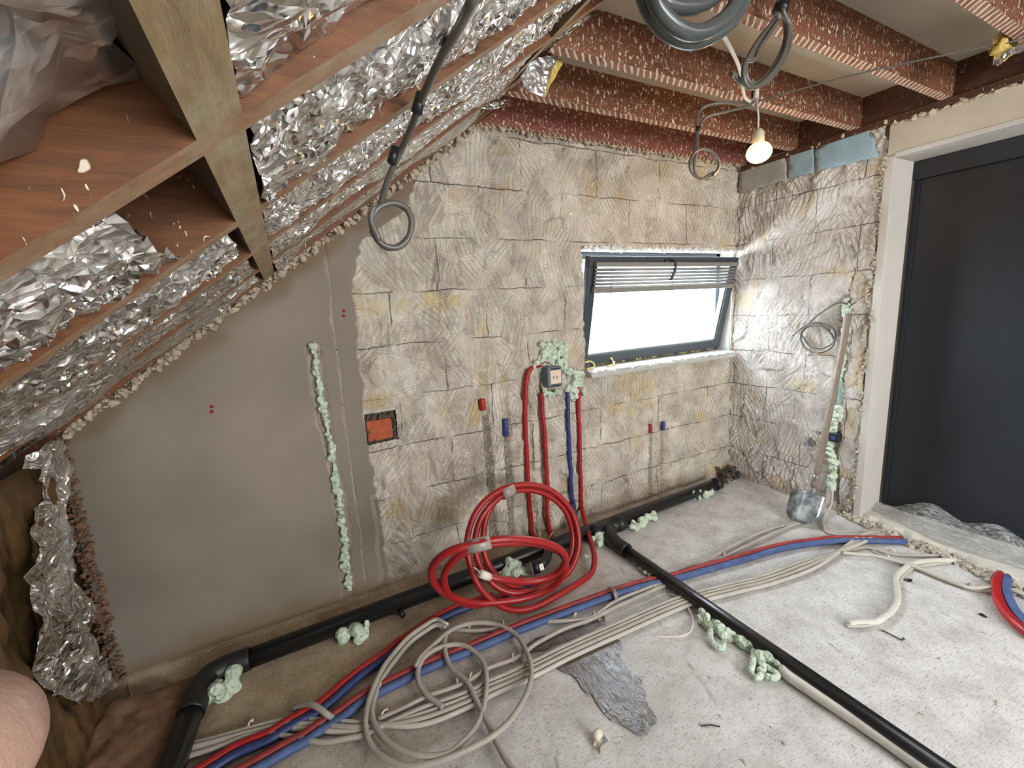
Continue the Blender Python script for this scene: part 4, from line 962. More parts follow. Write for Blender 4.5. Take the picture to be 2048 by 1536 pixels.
cable('bare_wire', [FL(1076, 1082, .05), A(1079, 1072, 1, -.16), A(1081, 1064, 1, -.16)], .0022, M['clip'], 'thin pale wire end sticking up behind the coil, left one', 'wire')
cable('bare_wire', [FL(1093, 1085, .05), A(1100, 1072, 1, -.16), A(1106, 1064, 1, -.16)], .0022, M['clip'], 'thin pale wire end sticking up behind the coil, right one', 'wire')

# ------------------------------------------------------------------ floor conduits and cables
def Z8(x, y): return 650 + x / 2.926, 1011 + y / 2.926
def Z9(x, y): return 1348 + x / 2.926, 1011 + y / 2.926
def Z6(x, y): return 400 + x / 3.98, 1150 + y / 3.98
def Z7(x, y): return x / 2.926, 1011 + y / 2.926
def Z10(x, y): return 1550 + x / 4.113, 850 + y / 4.113
def fl(pxs, z=.012): return [FL(*p, z if len(p) < 3 else z) for p in pxs]
PR = .0158
bluA = [Z9(1360, 212), Z9(1000, 207), Z9(850, 220), Z9(700, 240), Z9(550, 275), Z9(400, 320), Z9(250, 362), Z9(150, 390), Z9(0, 432), Z8(1900, 462), Z8(1700, 522), Z8(1400, 632), Z8(1180, 715), Z8(1000, 790), Z8(860, 850), Z8(700, 915), Z8(550, 980), Z8(420, 1045), Z8(300, 1105), Z8(200, 1165), Z6(1130, 1135), Z6(980, 1230), Z6(850, 1320), Z6(650, 1430), Z6(480, 1530), (330, 1640)]
P = spline(fl(bluA, PR + .002), 5)
def offset(P, d, dz=0):
    out = []
    for i, p in enumerate(P):
        t = (P[min(i + 1, len(P) - 1)] - P[max(i - 1, 0)]); n = Vector((t.y, -t.x, 0)).normalized(); out.append(p + n * d + Vector((0, 0, dz)))
    return out
sd = 1 if offset(P, .03)[5].y > P[5].y else -1
tag(MB().tube(P, PR, 10).build('blue_conduit', M['blue_dusty']), 'long dusty blue conduit crossing the whole floor from the lower left to the threshold', 'pipe')
tag(MB().tube(offset(P, sd * .0305, .002), PR * .93, 10).build('red_conduit', M['red_dusty']), 'long dusty red conduit lying against the far side of the long blue one', 'pipe')
bluB = [(1147, 1015), (1152, 1060), (1150, 1100), (1130, 1140), (1090, 1163), (1040, 1180), (990, 1197), Z8(830, 600), Z8(760, 625), Z8(700, 655), Z8(620, 700), Z8(540, 760), Z8(440, 825), Z8(370, 885), Z8(200, 1005), Z6(985, 1060), Z6(860, 1130), Z6(700, 1220), Z6(560, 1312), Z6(300, 1422), Z6(120, 1532), (330, 1600)]
P = spline([BW(1146, 1005, -.02), A(1150, 1040, 1, -.10)] + fl(bluB[2:], PR + .002), 5)
P = clampz(P, PR)
tag(MB().tube(P, PR, 10).build('blue_conduit', M['blue']), 'blue conduit curving from behind the red coil to the lower left edge', 'pipe')
Q = P[30:]
tag(MB().tube(offset(Q, sd * .0305, .001), PR * .95, 10).build('red_conduit', M['red_wall']), 'dark red conduit beside the blue one that curves out from the coil', 'pipe')
cC = [Z9(1905, 412), Z9(1885, 480), Z9(1912, 580), Z9(1975, 665), Z9(2070, 745), Z9(2200, 830)]
cable('red_conduit', [FL(*Z9(1930, 380), -.02)] + fl(cC, .02), .019, M['red'], 'short red conduit bending off at the right edge of the view', 'pipe')
cC = [Z9(1948, 430), Z9(1945, 500), Z9(1975, 580), Z9(2030, 655), Z9(2110, 730), Z9(2240, 820)]
cable('blue_conduit', [FL(*Z9(1965, 395), -.02)] + fl(cC, .02), .018, M['blue_dusty'], 'short blue conduit bending off at the right edge, beside the red one', 'pipe')
# metal strap over the long pair
stp = [FL(*Z8(1660, 478), .004), FL(*Z8(1685, 492), .044), FL(*Z8(1700, 520), .046), FL(*Z8(1712, 560), .004)]
v = []; dd = Vector((.013, .004, 0))
for p in spline(stp, 5): v += [p - dd, p + dd]
s = MB().add(v, [(2 * i, 2 * i + 1, 2 * i + 3, 2 * i + 2) for i in range(len(v) // 2 - 1)]); o = s.build('pipe_strap', M['tape']); o.modifiers.new('s', 'SOLIDIFY').thickness = .002
tag(o, 'bent metal strap holding the long red and blue pair to the floor', 'strap')
# five-strand bundle
CR = .0092
core = [Z8(350, 1330), Z8(600, 1222), Z8(900, 1112), Z8(1000, 1055), Z8(1200, 970), Z8(1500, 820), Z8(1800, 690), Z8(2040, 585), Z9(150, 535), Z9(400, 472), Z9(600, 420), Z9(850, 322), Z9(970, 268)]
left = [[Z7(700, 1560), Z7(1000, 1432), Z6(120, 1300), Z6(400, 1222), Z6(700, 1150), Z6(1000, 1155), Z6(1310, 1180)],
        [Z7(740, 1570), Z7(1000, 1452), Z6(120, 1324), Z6(400, 1250), Z6(700, 1185), Z6(1000, 1195), Z6(1310, 1212)],
        [Z7(780, 1580), Z7(1000, 1474), Z6(120, 1348), Z6(500, 1236), Z6(800, 1222), Z6(1100, 1248), Z6(1310, 1235)],
        [Z7(820, 1590), Z7(1000, 1498), Z6(120, 1378), Z6(400, 1274), Z6(600, 1268), Z6(850, 1312), Z6(1000, 1330), Z6(1200, 1295), Z6(1330, 1262)]]
rightends = [[Z9(1050, 205), Z9(1130, 165), Z9(1200, 155)], [Z9(1060, 218), Z9(1140, 178), Z9(1210, 162)], [Z9(1070, 232), Z9(1160, 190), Z9(1225, 172)],
             [Z9(1070, 252), Z9(1140, 248), Z9(1270, 282), Z9(1400, 292), Z9(1550, 292)]]
ord_ = ['topmost', 'second', 'third', 'lowest']
for k in range(4):
    C_ = spline(fl(core, CR + .004), 5); C_ = offset(C_, sd * (.030 - k * .0205), .003 * (k % 2))
    P = fl(left[k], CR + .005 + .005 * (k % 2)) + C_[4:-3:5] + fl(rightends[k], CR + .012 if k < 3 else CR)
    cable('grey_cable', P, CR, M['grey' if k % 2 else 'grey2'], '%s of the four grey cables bundled across the floor' % ord_[k], group='bundled grey cables on the floor', sub=5)
# two cables further in
u1 = [Z8(310, 1252), Z8(450, 1190), Z8(600, 1115), Z8(700, 1082), Z8(830, 1030), Z8(960, 950), Z8(1100, 900), Z8(1180, 850), Z8(1250, 800), Z8(1400, 722), Z8(1560, 665), Z8(1700, 595), Z8(1900, 505), Z8(2048, 440), Z9(90, 385), Z9(190, 330), Z9(290, 305), Z9(430, 232), Z9(560, 170), Z9(660, 128), Z9(740, 98), Z9(830, 62)]
u1z = [CR + .005] * len(u1)
P = [FL(*p, z) for p, z in zip(u1, u1z)]
chs = [RW(*Z10(455, 545), -.03), A(*Z10(440, 620), 0, -.05), A(*Z10(395, 690), 0, -.09)]
cable('grey_cable', P + [FL(*Z10(330, 750), .02)] + chs[::-1], CR, M['grey'], 'clipped grey cable, front one of the pair climbing into the chase behind the shovel', sub=5)
u2_ = [Z8(660, 672), Z8(720, 715), Z8(850, 732), Z8(960, 728), Z8(1050, 712), Z8(1120, 682), Z8(1200, 668), Z8(1300, 678), Z8(1450, 672), Z8(1570, 652), Z8(1700, 560), Z8(1900, 480), Z8(2000, 445), Z9(10, 400), Z9(80, 355), Z9(200, 318), Z9(330, 240), Z9(500, 160), Z9(640, 118), Z9(730, 92)]
cable('grey_cable', fl(u2_, CR + .006) + [FL(*Z10(300, 745), .02), A(*Z10(375, 690), 0, -.10), A(*Z10(425, 610), 0, -.06), RW(*Z10(440, 545), -.03)], CR, M['grey'], 'clipped grey cable from the big coil, rear one of the pair climbing into the chase', sub=5)
cable('grey_cable', [RW(*Z10(470, 545), -.03), A(*Z10(465, 640), 0, -.05), FL(*Z10(430, 720), .02), FL(*Z10(395, 780), .012), FL(*Z10(400, 840), .01), FL(*Z10(430, 880), .012), FL(*Z10(520, 905), .012), FL(*Z10(590, 940), .012)], .0075, M['grey2'], 'grey cable dropping from the chase behind the shovel and joining the bundle', sub=6)
# right-hand cables
cable('grey_cable', fl([Z9(985, 275), Z9(1080, 285), Z9(1150, 290), Z9(1250, 312), Z9(1400, 355), Z9(1560, 420), Z9(1660, 458), Z9(1740, 482), Z9(1880, 478), Z9(1960, 487), Z9(2048, 520), Z9(2150, 570)], CR + .012), CR, M['grey2'], 'grey cable looping right over the short red and blue pair', sub=6)
cable('grey_cable', fl([Z9(1160, 265), Z9(1260, 310), Z9(1400, 365), Z9(1560, 432), Z9(1740, 492), Z9(1800, 500), Z9(1880, 520)], .007), .0065, M['grey'], 'thinner grey cable under the one looping to the right edge', sub=6)
cable('white_cable', fl([Z9(1640, 320), Z9(1500, 325), Z9(1400, 340), Z9(1330, 385), Z9(1298, 430), Z9(1305, 490), Z9(1308, 550), Z9(1280, 610), Z9(1230, 652), Z9(1180, 680), Z9(1100, 682), Z9(1020, 690)], .014), .013, M['white_cable'], 'thick off-white cable with a bent stripped end on the right part of the floor', sub=6)
cable('white_cable', fl([Z9(1630, 330), Z9(1500, 345), Z9(1400, 365), Z9(1340, 410), Z9(1318, 470), Z9(1320, 540), Z9(1290, 590), Z9(1240, 650), Z9(1170, 690), Z9(1100, 705), Z9(1010, 705)], .008), .007, M['grey2'], 'thin grey cable hugging the thick off-white cable', sub=6)
# big loose coil
K1 = [(700, 690), (650, 668), (580, 705), (490, 770), (420, 845), (340, 950), (270, 1100), (238, 1240), (250, 1360), (310, 1450), (430, 1515), (560, 1520), (700, 1485), (860, 1415), (1000, 1335), (1100, 1235), (1180, 1100), (1208, 980), (1190, 880), (1130, 770), (1050, 712), (960, 688), (850, 690), (740, 728), (630, 820), (560, 890), (530, 945)]
K2 = [(712, 712), (650, 700), (580, 740), (500, 800), (430, 880), (350, 990), (295, 1110), (275, 1210), (300, 1300), (370, 1385), (480, 1445), (600, 1468), (720, 1450), (800, 1390), (880, 1300), (925, 1190), (945, 1050), (935, 940), (890, 870), (820, 822), (740, 815), (650, 840), (580, 890), (545, 960), (550, 1040), (600, 1110), (650, 1150), (690, 1182)]
K3 = [(712, 745), (700, 800), (708, 880), (740, 950), (800, 1000), (845, 1055), (880, 1130), (920, 1210), (965, 1300), (1010, 1400), (1060, 1490), (1110, 1560), (1200, 1680)]
gc = empty('grey_cable_coil', tuple(FL(*Z8(700, 1100), 0))); tag(gc, 'large loose coil of grey cable spread in the middle foreground of the floor', 'coil')
def lift(K, base, hi, seed):
    return [FL(*Z8(*p), base + hi * (.5 + .5 * math.sin(i * .55 + seed))) for i, p in enumerate(K)]
g1 = MB().tube(spline(lift(K1, .032, .016, 0), 6), .0102, 10).build('loop', M['grey'])
g2 = MB().tube(spline(lift(K2, .026, .018, 2), 6), .0102, 10).build('loop', M['grey'])
g3 = MB().tube(spline(lift(K3, .028, .01, 1), 6), .0102, 10).build('tail', M['grey'])
g4 = chunks('knot_tape', [FL(*Z8(700, 705), .035)] * 5, .010, .016, M['clip'], 19, (.012, .012, .008))
adopt(gc, g1, g2, g3, g4)
cable('grey_cable', [FL(*Z6(x, y), (.012, .035, .056, .060, .050, .02)[i]) for i, (x, y) in enumerate([(745, 1068), (800, 1035), (880, 1030), (950, 1062), (1010, 1110), (1060, 1140)])], .0105, M['grey'], 'short bent grey cable end crossing the red and blue pipes at the lower left')
cable('white_wire', fl([(1338, 1187), (1352, 1192), (1368, 1205), (1380, 1222), (1386, 1245), (1382, 1262), (1365, 1272), (1340, 1274), (1312, 1272)], .01), .003, M['clip'], 'thin white wire curling on the floor left of the branch pipe', 'wire')
cable('white_string', [FL(*Z7(*p), .006) for p in ((790, 1010), (900, 1012), (1000, 1030), (1050, 1070), (1040, 1130), (980, 1200), (900, 1240), (830, 1240), (790, 1190), (770, 1120), (745, 1040))], .0028, plain('string', (176, 150, 112), .8), 'loop of thin pale string on the floor in front of the hanging foil', 'string')
cable('nail_wire', fl([(1762, 1260), (1780, 1268), (1803, 1280), (1806, 1276), (1810, 1279)], .004), .0022, M['handle'], 'thin dark bent nail on the open floor at the right', 'nail')
cable('nail_wire', fl([(1402, 1452), (1420, 1450), (1440, 1453)], .004), .0022, M['handle'], 'thin dark wire scrap at the bottom right of the puddle', 'nail')
# clips
cl = empty('cable_clip', (0, 0, 0)); 
v = [Vector((.017 * math.cos(a), 0, .002 + .02 * math.sin(a))) for a in np.linspace(-.1, math.pi + .1, 11)]
MB().tube(v, .0035, 6).build('hook', M['clip'], cl)
MB().tube([(.02, 0, 0), (.02, 0, .014)], .005, 8).build('nail_block', M['clip'], cl)
cps = [(Z8(845, 733), 'on the coil-side cable, leftmost of its three'), (Z8(1045, 706), 'on the rear grey cable under the big loop'), (Z8(1462, 658), 'on the rear grey cable left of the wet patch top'), (Z8(1575, 655), 'beside the dusty clip block at the top of the wet patch'),
       (Z8(1925, 488), 'on the two grey cables just left of the branch pipe'), (Z8(1985, 475), 'closest to the branch pipe on its left'), (Z8(1100, 903), 'on the front grey cable inside the big loop'), (Z8(775, 1047), 'where the coil tail crosses the front cable'), (Z8(345, 1235), 'at the lower left inside the coil'), (Z8(853, 1020), 'touching the coil tail'),
       (Z9(1275, 275), 'on the right cable beyond the bundle'), (Z9(1250, 312), 'on the right cable split'), (Z9(1740, 480), 'near the short red and blue pair'), (Z9(628, 130), 'on the pair behind the shovel, upper'), (Z9(295, 300), 'on the pair above the blue conduit'), (Z8(368, 858), 'on the dark red and blue pair'), (Z6(400, 1215), 'on the cables at the lower left')]
for i, (p, w_) in enumerate(cps):
    if i == 0: c_ = cl
    else:
        c_ = cl.copy(); COL.objects.link(c_)
        for ch in cl.children: d_ = ch.copy(); COL.objects.link(d_); d_.parent = c_
    c_.location = FL(*p, .001); c_.rotation_euler = (0, 0, 1.0 + .3 * math.sin(i * 2.1)); tag(c_, 'white plastic cable clip ' + w_, 'clip', 'cable clips on the floor')
# small loose debris pieces
def bit(name, px, r, mat, label, cat, seed, flat=.6):
    p = FL(*px, r * .5); o = chunks(name, [p] * 3, r * .7, r, M[mat], seed, (r * .5, r * .5, r * .1), flat); return tag(o, label, cat)
bit('clip_block', Z8(1605, 668), .014, 'tape', 'dusty grey clip block at the top of the wet patch', 'clip', 61)
root = empty('pipe_clip', tuple(FL(*Z8(1595, 1370), 0))); tag(root, 'broken white pipe clip on a crumb of plaster in the open foreground', 'clip')
pc0 = FL(*Z8(1595, 1350), .02)
k1 = MB().tube([pc0 + Vector((-.012, 0, 0)), pc0 + Vector((.014, .008, 0))], .015, 12).build('clip_barrel', M['clip'])
k2 = chunks('plaster_crumb', [FL(*Z8(1585, 1410), .008)] * 5, .008, .013, M['crumb'], 62, (.02, .015, .003), .7)
k3 = MB().box((-.004, -.012, 0), (.012, .012, .005), Matrix.Translation(pc0 + Vector((.014, -.01, -.014)))).build('clip_foot', M['rail'], smooth=False)
adopt(root, k1, k2, k3)
for i, (p, lab) in enumerate(((Z9(1370, 437), 'small dark stone between the off-white cable and the right cable'), (Z9(1810, 640), 'black plastic scrap near the short blue conduit'), (Z8(450, 628), 'round black stain cap in front of the waste pipe'))[:2]):
    bit('floor_scrap', p, .012, 'handle', lab, 'debris', 70 + i, .5)
bit('plaster_flake', Z8(1530, 295), .016, 'white_plaster', 'white plaster flake left of the rightmost red loop', 'debris', 75, .4)
bit('plaster_flake', Z8(1435, 398), .014, 'foam', 'pale green crumb right of the lower red loop', 'debris', 76, .6)
bit('brick_chip', (905 + 0, 1098), .02, 'brick', 'orange brick chip at the foot of the gable wall left of the coil', 'debris', 77, .6).location = (0, 0, 0)
bit('plaster_flake', (800, 1104), .02, 'crumb', 'tan mortar crumb lying at the wall foot between foam strip and coil', 'debris', 78, .6)

# water spill
wpx = [(1395, 965), (1340, 930), (1440, 905), (1500, 860), (1580, 820), (1640, 790), (1700, 790), (1745, 830), (1750, 900), (1780, 960), (1850, 1010), (1880, 1080), (1880, 1150), (1925, 1220), (1915, 1290), (1840, 1325), (1760, 1318), (1690, 1270), (1640, 1210), (1590, 1150), (1530, 1080), (1450, 1020)]
wq = [q_ + Vector((noise.noise(q_ * 19), noise.noise(q_ * 17 + Vector((5, 0, 0))), 0)) * .035 for q_ in spline([FL(*Z8(*p), .0) for p in wpx], 3)]
o = crumple('water_spill', [(p.x, p.y) for p in wq], lambda a, b, h: Vector((a, b, .0035)), M['wet'], 60, .0, 91, 'dark wet puddle glistening on the concrete in the middle of the floor', 'puddle', thick=False, smooth=True)
wpx = [(1150, 840), (1230, 780), (1400, 740), (1560, 690), (1640, 650), (1640, 690), (1560, 740), (1400, 800), (1280, 850), (1200, 870)]
wq = [FL(*Z8(*p), .0) for p in wpx]
crumple('water_spill', [(p.x, p.y) for p in wq], lambda a, b, h: Vector((a, b, .0035)), M['wet'], 30, .0, 92, 'narrow damp streak between the cables above the puddle', 'puddle', thick=False, smooth=True)

# ------------------------------------------------------------------ shovel
def sh(px, py):
    t_ = (py - 628) / (1040 - 628); return A(px, py, 0, -.035 - .27 * t_)
sv = empty('shovel', tuple(sh(1605, 1035))); tag(sv, 'long-handled shovel with a dusty steel blade leaning on the right wall', 'shovel')
shp = [sh(1697, 628), sh(1692, 655), sh(1684, 700), sh(1672, 760), sh(1660, 820), sh(1650, 870), sh(1640, 915), sh(1634, 950), sh(1627, 975)]
k1 = MB().tube(spline(shp, 6), [.021 if i < 6 else .0185 for i in range(49)], 14).build('shaft', M['shaft'])
sk = [sh(1633, 950), sh(1627, 978), sh(1618, 1000)]
k2 = MB().tube(spline(sk, 5), [.0215 - .0014 * i for i in range(11)], 14).build('socket', M['steel'])
bt = sh(1612, 985); bb = A(1594, 1046, 2, .012)
ax_ = (bb - bt); L = ax_.length; ax_.normalize()
# blade faces the camera side; width direction roughly along y / x
wd = (A(1648, 985, 0, bt.x) - A(1592, 975, 0, bt.x)); wd = (wd - ax_ * wd.dot(ax_)).normalized(); nn = ax_.cross(wd).normalized()
if nn.dot(Vector(CP) - bt) < 0: nn = -nn
v = []; f = []; na, nb = 14, 14
for i in range(na + 1):
    t_ = i / na; hw = .100 * (1.0 if t_ < .62 else math.sqrt(max(.0, 1 - ((t_ - .62) / .40) ** 2)) * .98 + .02)
    for j in range(nb + 1):
        s_ = j / nb * 2 - 1
        dish = -.026 * s_ * s_ + .014 * math.exp(-(s_ * 6) ** 2) * (1 - t_) + .012 * t_ * t_
        v.append(bt + ax_ * (t_ * L - .01) + wd * (s_ * hw) + nn * dish)
for i in range(na):
    for j in range(nb): a_ = i * (nb + 1) + j; f.append((a_, a_ + 1, a_ + nb + 2, a_ + nb + 1))
bld = MB().add(v, f).build('blade', M['steel']); bld.modifiers.new('s', 'SOLIDIFY').thickness = .003
adopt(sv, k1, k2, bld)
# coil of cable on the right wall
def Zr(x, y): return 1348 + x / 2.926, 500 + y / 2.926
cc = [(1015, 315), (960, 310), (900, 340), (830, 390), (775, 440)]
o1 = [RW(*Zr(*p), -.035) for p in cc]
lo_ = []
for k in range(2):
    for a in np.linspace(0, 2 * math.pi, 17)[:-1]:
        lo_.append(RW(*Zr(845 + (100 - 6 * k) * math.cos(a + 2.9), 512 + 14 * k + (80 - 10 * k) * math.sin(a + 2.9)), -.03 - .006 * k))
c1 = MB().tube(spline(o1, 6), .0065, 8).build('tail', M['grey_dark'])
c2 = MB().tube(spline([RW(*Zr(695, 502), -.05), RW(*Zr(735, 465), -.045), RW(*Zr(790, 432), -.04), RW(*Zr(860, 428), -.036), RW(*Zr(925, 455), -.034), RW(*Zr(945, 510), -.034), RW(*Zr(915, 575), -.034), RW(*Zr(840, 600), -.034), RW(*Zr(770, 575), -.03), RW(*Zr(742, 515), -.03), RW(*Zr(765, 460), -.03), RW(*Zr(830, 440), -.03), RW(*Zr(900, 470), -.03), RW(*Zr(935, 530), -.03), RW(*Zr(880, 570), -.03), RW(*Zr(800, 565), -.028), RW(*Zr(748, 500), -.028)], 6), .0065, 8).build('loop', M['grey_dark'])
r = empty('cable_coil', tuple(RW(1690, 605, -.03))); adopt(r, c1, c2); tag(r, 'thin grey cable loop hanging from the foam on the right wall beside the shovel', 'coil')

# ------------------------------------------------------------------ cables hanging from the ceiling, bulb
def hang(name, paths, r, mat, label, cat='cable', ties=(), parts=None):
    root = empty(name, tuple(paths[0][0])); ps = []
    for i, P in enumerate(paths): ps.append(MB().tube(spline(P, 7), r, 9).build((parts or ['strand'] * 9)[i], M[mat]))
    for (p, d, rr) in ties: ps.append(MB().tube([p - d, p + d], rr, 10).build('tie', M['handle']))
    adopt(root, *ps); return tag(root, label, cat)
yA = lambda p, y: A(*p, 1, y)
def ring(cx, cy, rx, ry, y, turns, seed, a0=0, dy=.0, tilt=0, shrink=.03):
    out = []
    for i in range(int(12 * turns) + 1):
        a = a0 + i * math.pi / 6; k = 1 + shrink * math.sin(i * 1.7 + seed)
        x = rx * k * math.cos(a); z = ry * k * math.sin(a); ct, st_ = math.cos(tilt), math.sin(tilt)
        out.append(A(cx + x * ct - z * st_, cy + x * st_ + z * ct, 1, y + dy * i / 12))
    return out
def yc(py): return -1.64 + .44 * min(1, max(0, py) / 300) + .10 * min(1, max(0, py - 300) / 120)
cA = lambda px, py: yA((px, py), yc(py))
lp = ring(784, 450, 40, 45, yc(450), 1.9, 1, 3.9, -.012)
hang('ceiling_cable', [[cA(985, -70), cA(945, 2), cA(915, 60), cA(880, 120), cA(845, 195), cA(825, 250), cA(802, 300), cA(780, 350), cA(768, 385), cA(762, 410)] + lp[1:] + [yA((757, 478), -1.13), yA((742, 440), -1.13), yA((748, 412), -1.13)]], .0072, 'grey_dark', 'long dark grey cable hanging from the ceiling with a round loop before the gable wall',
     ties=[(cA(838, 207), Vector((.006, 0, .016)), .0105), (cA(787, 311), Vector((.006, 0, .016)), .010)])
hang('ceiling_cable', [[yA((1505, 205), -.76), yA((1450, 206), -.74), yA((1412, 212), -.7), yA((1395, 232), -.68), yA((1394, 262), -.68), yA((1390, 300), -.68), yA((1384, 325), -.68)] + ring(1408, 328, 29, 30, -.68, 1.7, 2, 3.0, -.01)[1:], [yA((1500, 212), -.76), yA((1440, 226), -.73), yA((1412, 235), -.7), yA((1398, 258), -.685), yA((1393, 300), -.685), yA((1388, 335), -.685), yA((1400, 358), -.685), yA((1425, 345), -.685)]], .0062, 'grey_dark', 'thin dark cable loop hanging before the dark red joist, left of the bulb', ties=[(yA((1397, 257), -.69), Vector((0, 0, .008)), .011)])
y2_ = -1.22
hang('ceiling_cable', [[yA((1548, -25), y2_), yA((1560, 5), y2_), yA((1568, 30), y2_), yA((1572, 60), y2_), yA((1568, 90), y2_), yA((1552, 125), y2_), yA((1530, 155), y2_), yA((1508, 168), y2_), yA((1494, 158), y2_), yA((1492, 130), y2_), yA((1502, 105), y2_), yA((1525, 70), y2_), yA((1552, 38), y2_)],
     [yA((1575, -20), y2_ - .01), yA((1566, 20), y2_ - .01), yA((1577, 50), y2_ - .01), yA((1570, 100), y2_ - .01), yA((1545, 145), y2_ - .01), yA((1515, 172), y2_ - .01), yA((1495, 172), y2_ - .01), yA((1487, 150), y2_ - .01), yA((1492, 122), y2_ - .01), yA((1510, 118), y2_ - .01), yA((1520, 95), y2_ - .01), yA((1556, 42), y2_ - .01)],
     [yA((1571, 25), y2_ + .01), yA((1581, 70), y2_ + .01), yA((1572, 110), y2_ + .01), yA((1540, 158), y2_ + .01), yA((1505, 174), y2_ + .01), yA((1480, 162), y2_ + .01), yA((1470, 150), y2_ + .01), yA((1463, 149), y2_ + .01)]], .0075, 'grey_dark', 'bundle of dark cable loops hanging above and left of the lit bulb', ties=[(yA((1562, 16), y2_), Vector((.006, 0, .012)), .022)])
y3_ = -1.62
P1 = [yA(p, y3_) for p in ((1282, -70), (1284, -20), (1300, 25), (1328, 60), (1362, 80), (1398, 82), (1440, 62), (1472, 30), (1492, -10), (1500, -60))]
P2 = [yA(p, y3_ - .02) for p in ((1298, -70), (1304, -15), (1322, 25), (1350, 52), (1380, 66), (1412, 62), (1446, 40), (1470, 8), (1480, -50))]
P3 = [yA(p, y3_ + .02) for p in ((1290, -60), (1298, 0), (1318, 40), (1350, 66), (1385, 74), (1425, 62), (1460, 36), (1484, 0), (1492, -50))]
P4 = [yA(p, y3_ - .03) for p in ((1310, -60), (1318, -12), (1340, 22), (1368, 44), (1398, 48), (1428, 32), (1448, 8), (1452, -40))]
P5 = [yA(p, y3_ + .0) for p in ((1300, -40), (1330, 5), (1370, 14), (1410, 6), (1440, -20), (1450, -50))]
hang('cable_hoop', [P1, P2, P3, P5], .0125, 'grey_near', 'thick dark grey cable hoop hanging close to the camera at the top edge', 'cable')
cable('white_cable', [yA((1438, 58), -1.1), yA((1460, 95), -1.05), yA((1478, 135), -.95), yA((1484, 170), -.85), yA((1490, 195), -.78), yA((1500, 204), -.765)], .0065, M['white_cable'], 'light grey cable running from the near hoop down to the bulb cord')
cable('tight_wire', [FL(1498, 208, 2.350), FL(1600, 178, 2.352), FL(1745, 141, 2.354), FL(1880, 112, 2.350), FL(2000, 88, 2.345), FL(2110, 66, 2.34)], .0035, M['grey_dark'], 'thin taut wire stretched under the joists from the bulb to the right corner', 'wire', sub=3)
yb_ = -.77
bulb = empty('hanging_bulb', tuple(yA((1515, 200), yb_))); tag(bulb, 'lit warm bulb hanging on a pale cord from the ceiling joist before the right corner', 'lamp')
ctr = yA((1518, 306), yb_)
k0 = MB().tube([yA((1513, 172), yb_), yA((1512, 196), yb_)], .012, 10).build('connector', M['white_cable'])
k1 = MB().tube([yA((1513, 196), yb_), yA((1517, 235), yb_), yA((1516, 262), yb_)], .0045, 8).build('cord', M['white_cable'])
k2 = MB().tube([yA((1517, 258), yb_), yA((1517, 266), yb_), yA((1517, 290), yb_)], [.014, .026, .026], 16).build('lamp_socket', M['socket'])
bm = bmesh.new(); bmesh.ops.create_uvsphere(bm, u_segments=24, v_segments=16, radius=.056)
for v in bm.verts: v.co.z *= .8 if v.co.z < 0 else .9; v.co += ctr
me = bpy.data.meshes.new('b'); bm.to_mesh(me); bm.free(); k3 = link('glass_bulb', me, M['glow'])
adopt(bulb, k0, k1, k2, k3)
L_ = bpy.data.lights.new('bulb_light', 'POINT'); L_.energy = 4.2; L_.color = (1.0, .62, .28); L_.shadow_soft_size = .06
lo = bpy.data.objects.new('bulb_light', L_); COL.objects.link(lo); lo.location = ctr + Vector((0, -.0, -.075))

# ------------------------------------------------------------------ plastic sheet at the door foot
def sheet():
    nx, ny = 26, 120; v = []; f = []
    for j in range(ny + 1):
        t_ = j / ny; y = -.80 - 1.5 * t_
        wdt = .05 + .13 * math.exp(-((t_ - .38) / .22) ** 2) + .05 * math.exp(-((t_ - .62) / .1) ** 2) * 1.2
        hgt = .028 + .115 * math.exp(-((t_ - .27) / .10) ** 2) + .085 * math.exp(-((t_ - .46) / .08) ** 2) + .02 * math.sin(t_ * 31)
        for i in range(nx + 1):
            s_ = i / nx; x = .215 - wdt * 1.35 * s_
            z = .036 + hgt * (1 - s_) ** 1.2 * (.75 + .5 * noise.noise(Vector((s_ * 3.5, t_ * 9, 2)))) + .014 * abs(noise.noise(Vector((s_ * 8, t_ * 5, 5)))) + .02 * abs(noise.noise(Vector((s_ * 3 - t_ * 14, s_ * 9, 7))))
            v.append((x, y + .03 * noise.noise(Vector((s_ * 3, t_ * 8, 1))), z))
    for j in range(ny):
        for i in range(nx): a_ = j * (nx + 1) + i; f.append((a_, a_ + 1, a_ + nx + 2, a_ + nx + 1))
    o = MB().add(v, f).build('plastic_sheet', M['sheet']); return tag(o, 'crumpled clear plastic sheeting bunched at the foot of the dark door', 'sheeting')
sheet()

# ------------------------------------------------------------------ photographer's hand at the lower left (phone held just outside the view)
rays = lambda px, py, d: Vector(CP + d * ray(px, py))
tip = rays(-62, 1490, .062); R0 = .0107
camR = Vector(CM[:, 0]); camU = Vector(CM[:, 1]); camF = -Vector(CM[:, 2])
def H_(r, u_, f_): return Vector(CP) + camR * r + camU * u_ + camF * f_
hand_v = []; hand_e = []; hand_r = []
def chain(start_idx, pts, rs_):
    prev = start_idx
    for p, r_ in zip(pts, rs_):
        hand_v.append(p); hand_r.append(r_); i = len(hand_v) - 1
        if prev is not None: hand_e.append((prev, i))
        prev = i
    return prev
chain(None, [H_(-.175, -.26, -.03)], [.032])                   # forearm (root)
chain(0, [H_(-.155, -.20, -.02), H_(-.140, -.150, -.005), H_(-.125, -.105, .005)], [.027, .027, .030])
palm = len(hand_v) - 1
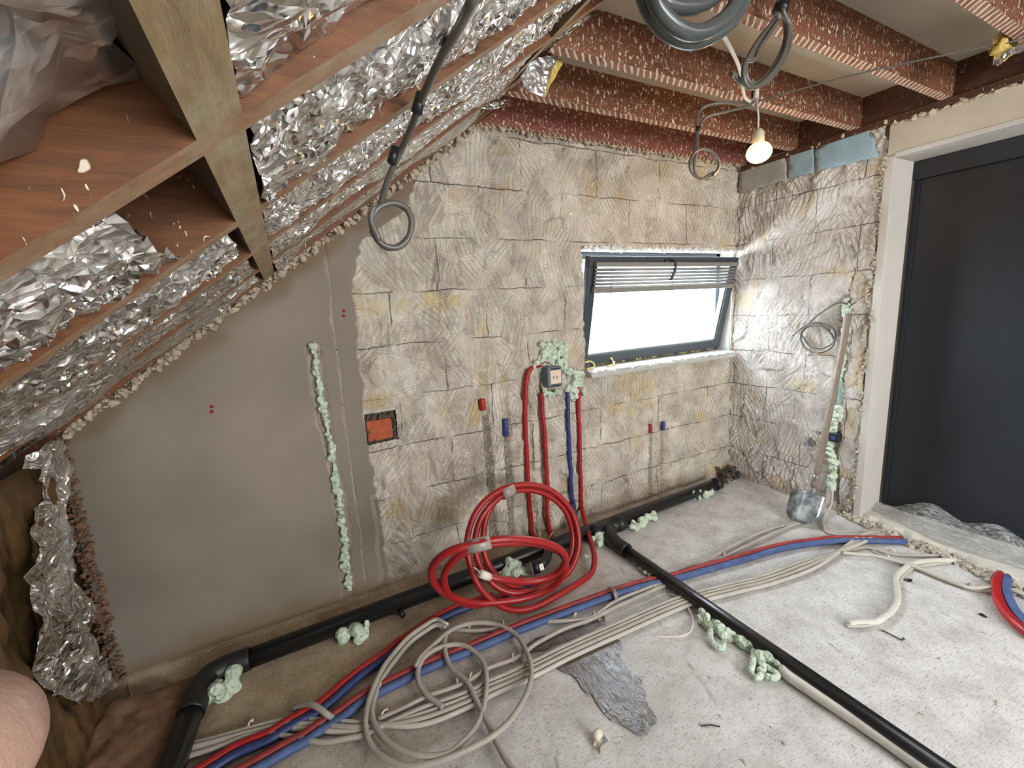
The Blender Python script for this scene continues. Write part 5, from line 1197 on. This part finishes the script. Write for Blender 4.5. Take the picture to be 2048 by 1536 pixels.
# index fingertip reaches round the phone edge into the corner of the view
chain(palm, [H_(-.122, -.088, .022), H_(-.112, -.072, .048), H_(-.098, -.0625, .060), H_(-.0822, -.0540, .0615)], [.0130, .0122, .0114, .0115])
chain(palm, [H_(-.135, -.098, .012), H_(-.132, -.085, .035), H_(-.118, -.078, .050), H_(-.100, -.078, .054)], [.013, .010, .009, .008])
chain(palm, [H_(-.142, -.112, .012), H_(-.138, -.103, .034), H_(-.124, -.098, .048), H_(-.107, -.099, .050)], [.013, .010, .009, .008])
chain(palm, [H_(-.146, -.126, .010), H_(-.142, -.120, .028), H_(-.130, -.118, .040), H_(-.116, -.119, .042)], [.012, .0088, .008, .007])
chain(palm - 1, [H_(-.120, -.120, -.022), H_(-.098, -.095, -.03), H_(-.075, -.078, -.03), H_(-.055, -.068, -.025)], [.016, .0125, .011, .0095])
person = empty('person', tuple(hand_v[0])); tag(person, 'pink fingertip of the person holding the camera, at the lower left corner', 'person')
hb = MB()
for a_, b_ in hand_e:
    A0, B0, r0, r1 = hand_v[a_], hand_v[b_], hand_r[a_], hand_r[b_]
    n_ = 6; hb.tube([A0.lerp(B0, k / n_) for k in range(n_ + 1)], [r0 + (r1 - r0) * k / n_ for k in range(n_ + 1)], 18)
def ball(c_, r_):
    bm = bmesh.new(); bmesh.ops.create_icosphere(bm, subdivisions=3, radius=r_)
    hb.add([v.co + c_ for v in bm.verts], [tuple(v.index for v in f.verts) for f in bm.faces]); bm.free()
for c_, r_ in zip(hand_v, hand_r): ball(c_, r_)
for k in (4, 8, 12, 16): ball(hand_v[palm].lerp(hand_v[k], .55) if k < len(hand_v) else hand_v[palm], .018)
ho = hb.build('hand', M['skin'])
md = ho.modifiers.new('r', 'REMESH'); md.mode = 'VOXEL'; md.voxel_size = .0022; md.use_smooth_shade = True
sm_ = ho.modifiers.new('sm', 'SMOOTH'); sm_.iterations = 6; sm_.factor = .5
cf = MB().tube([H_(-.168, -.238, -.027), H_(-.172, -.252, -.029), H_(-.20, -.36, -.045)], [.036, .040, .045], 20).build('sleeve', M['cuff'])
adopt(person, ho, cf)
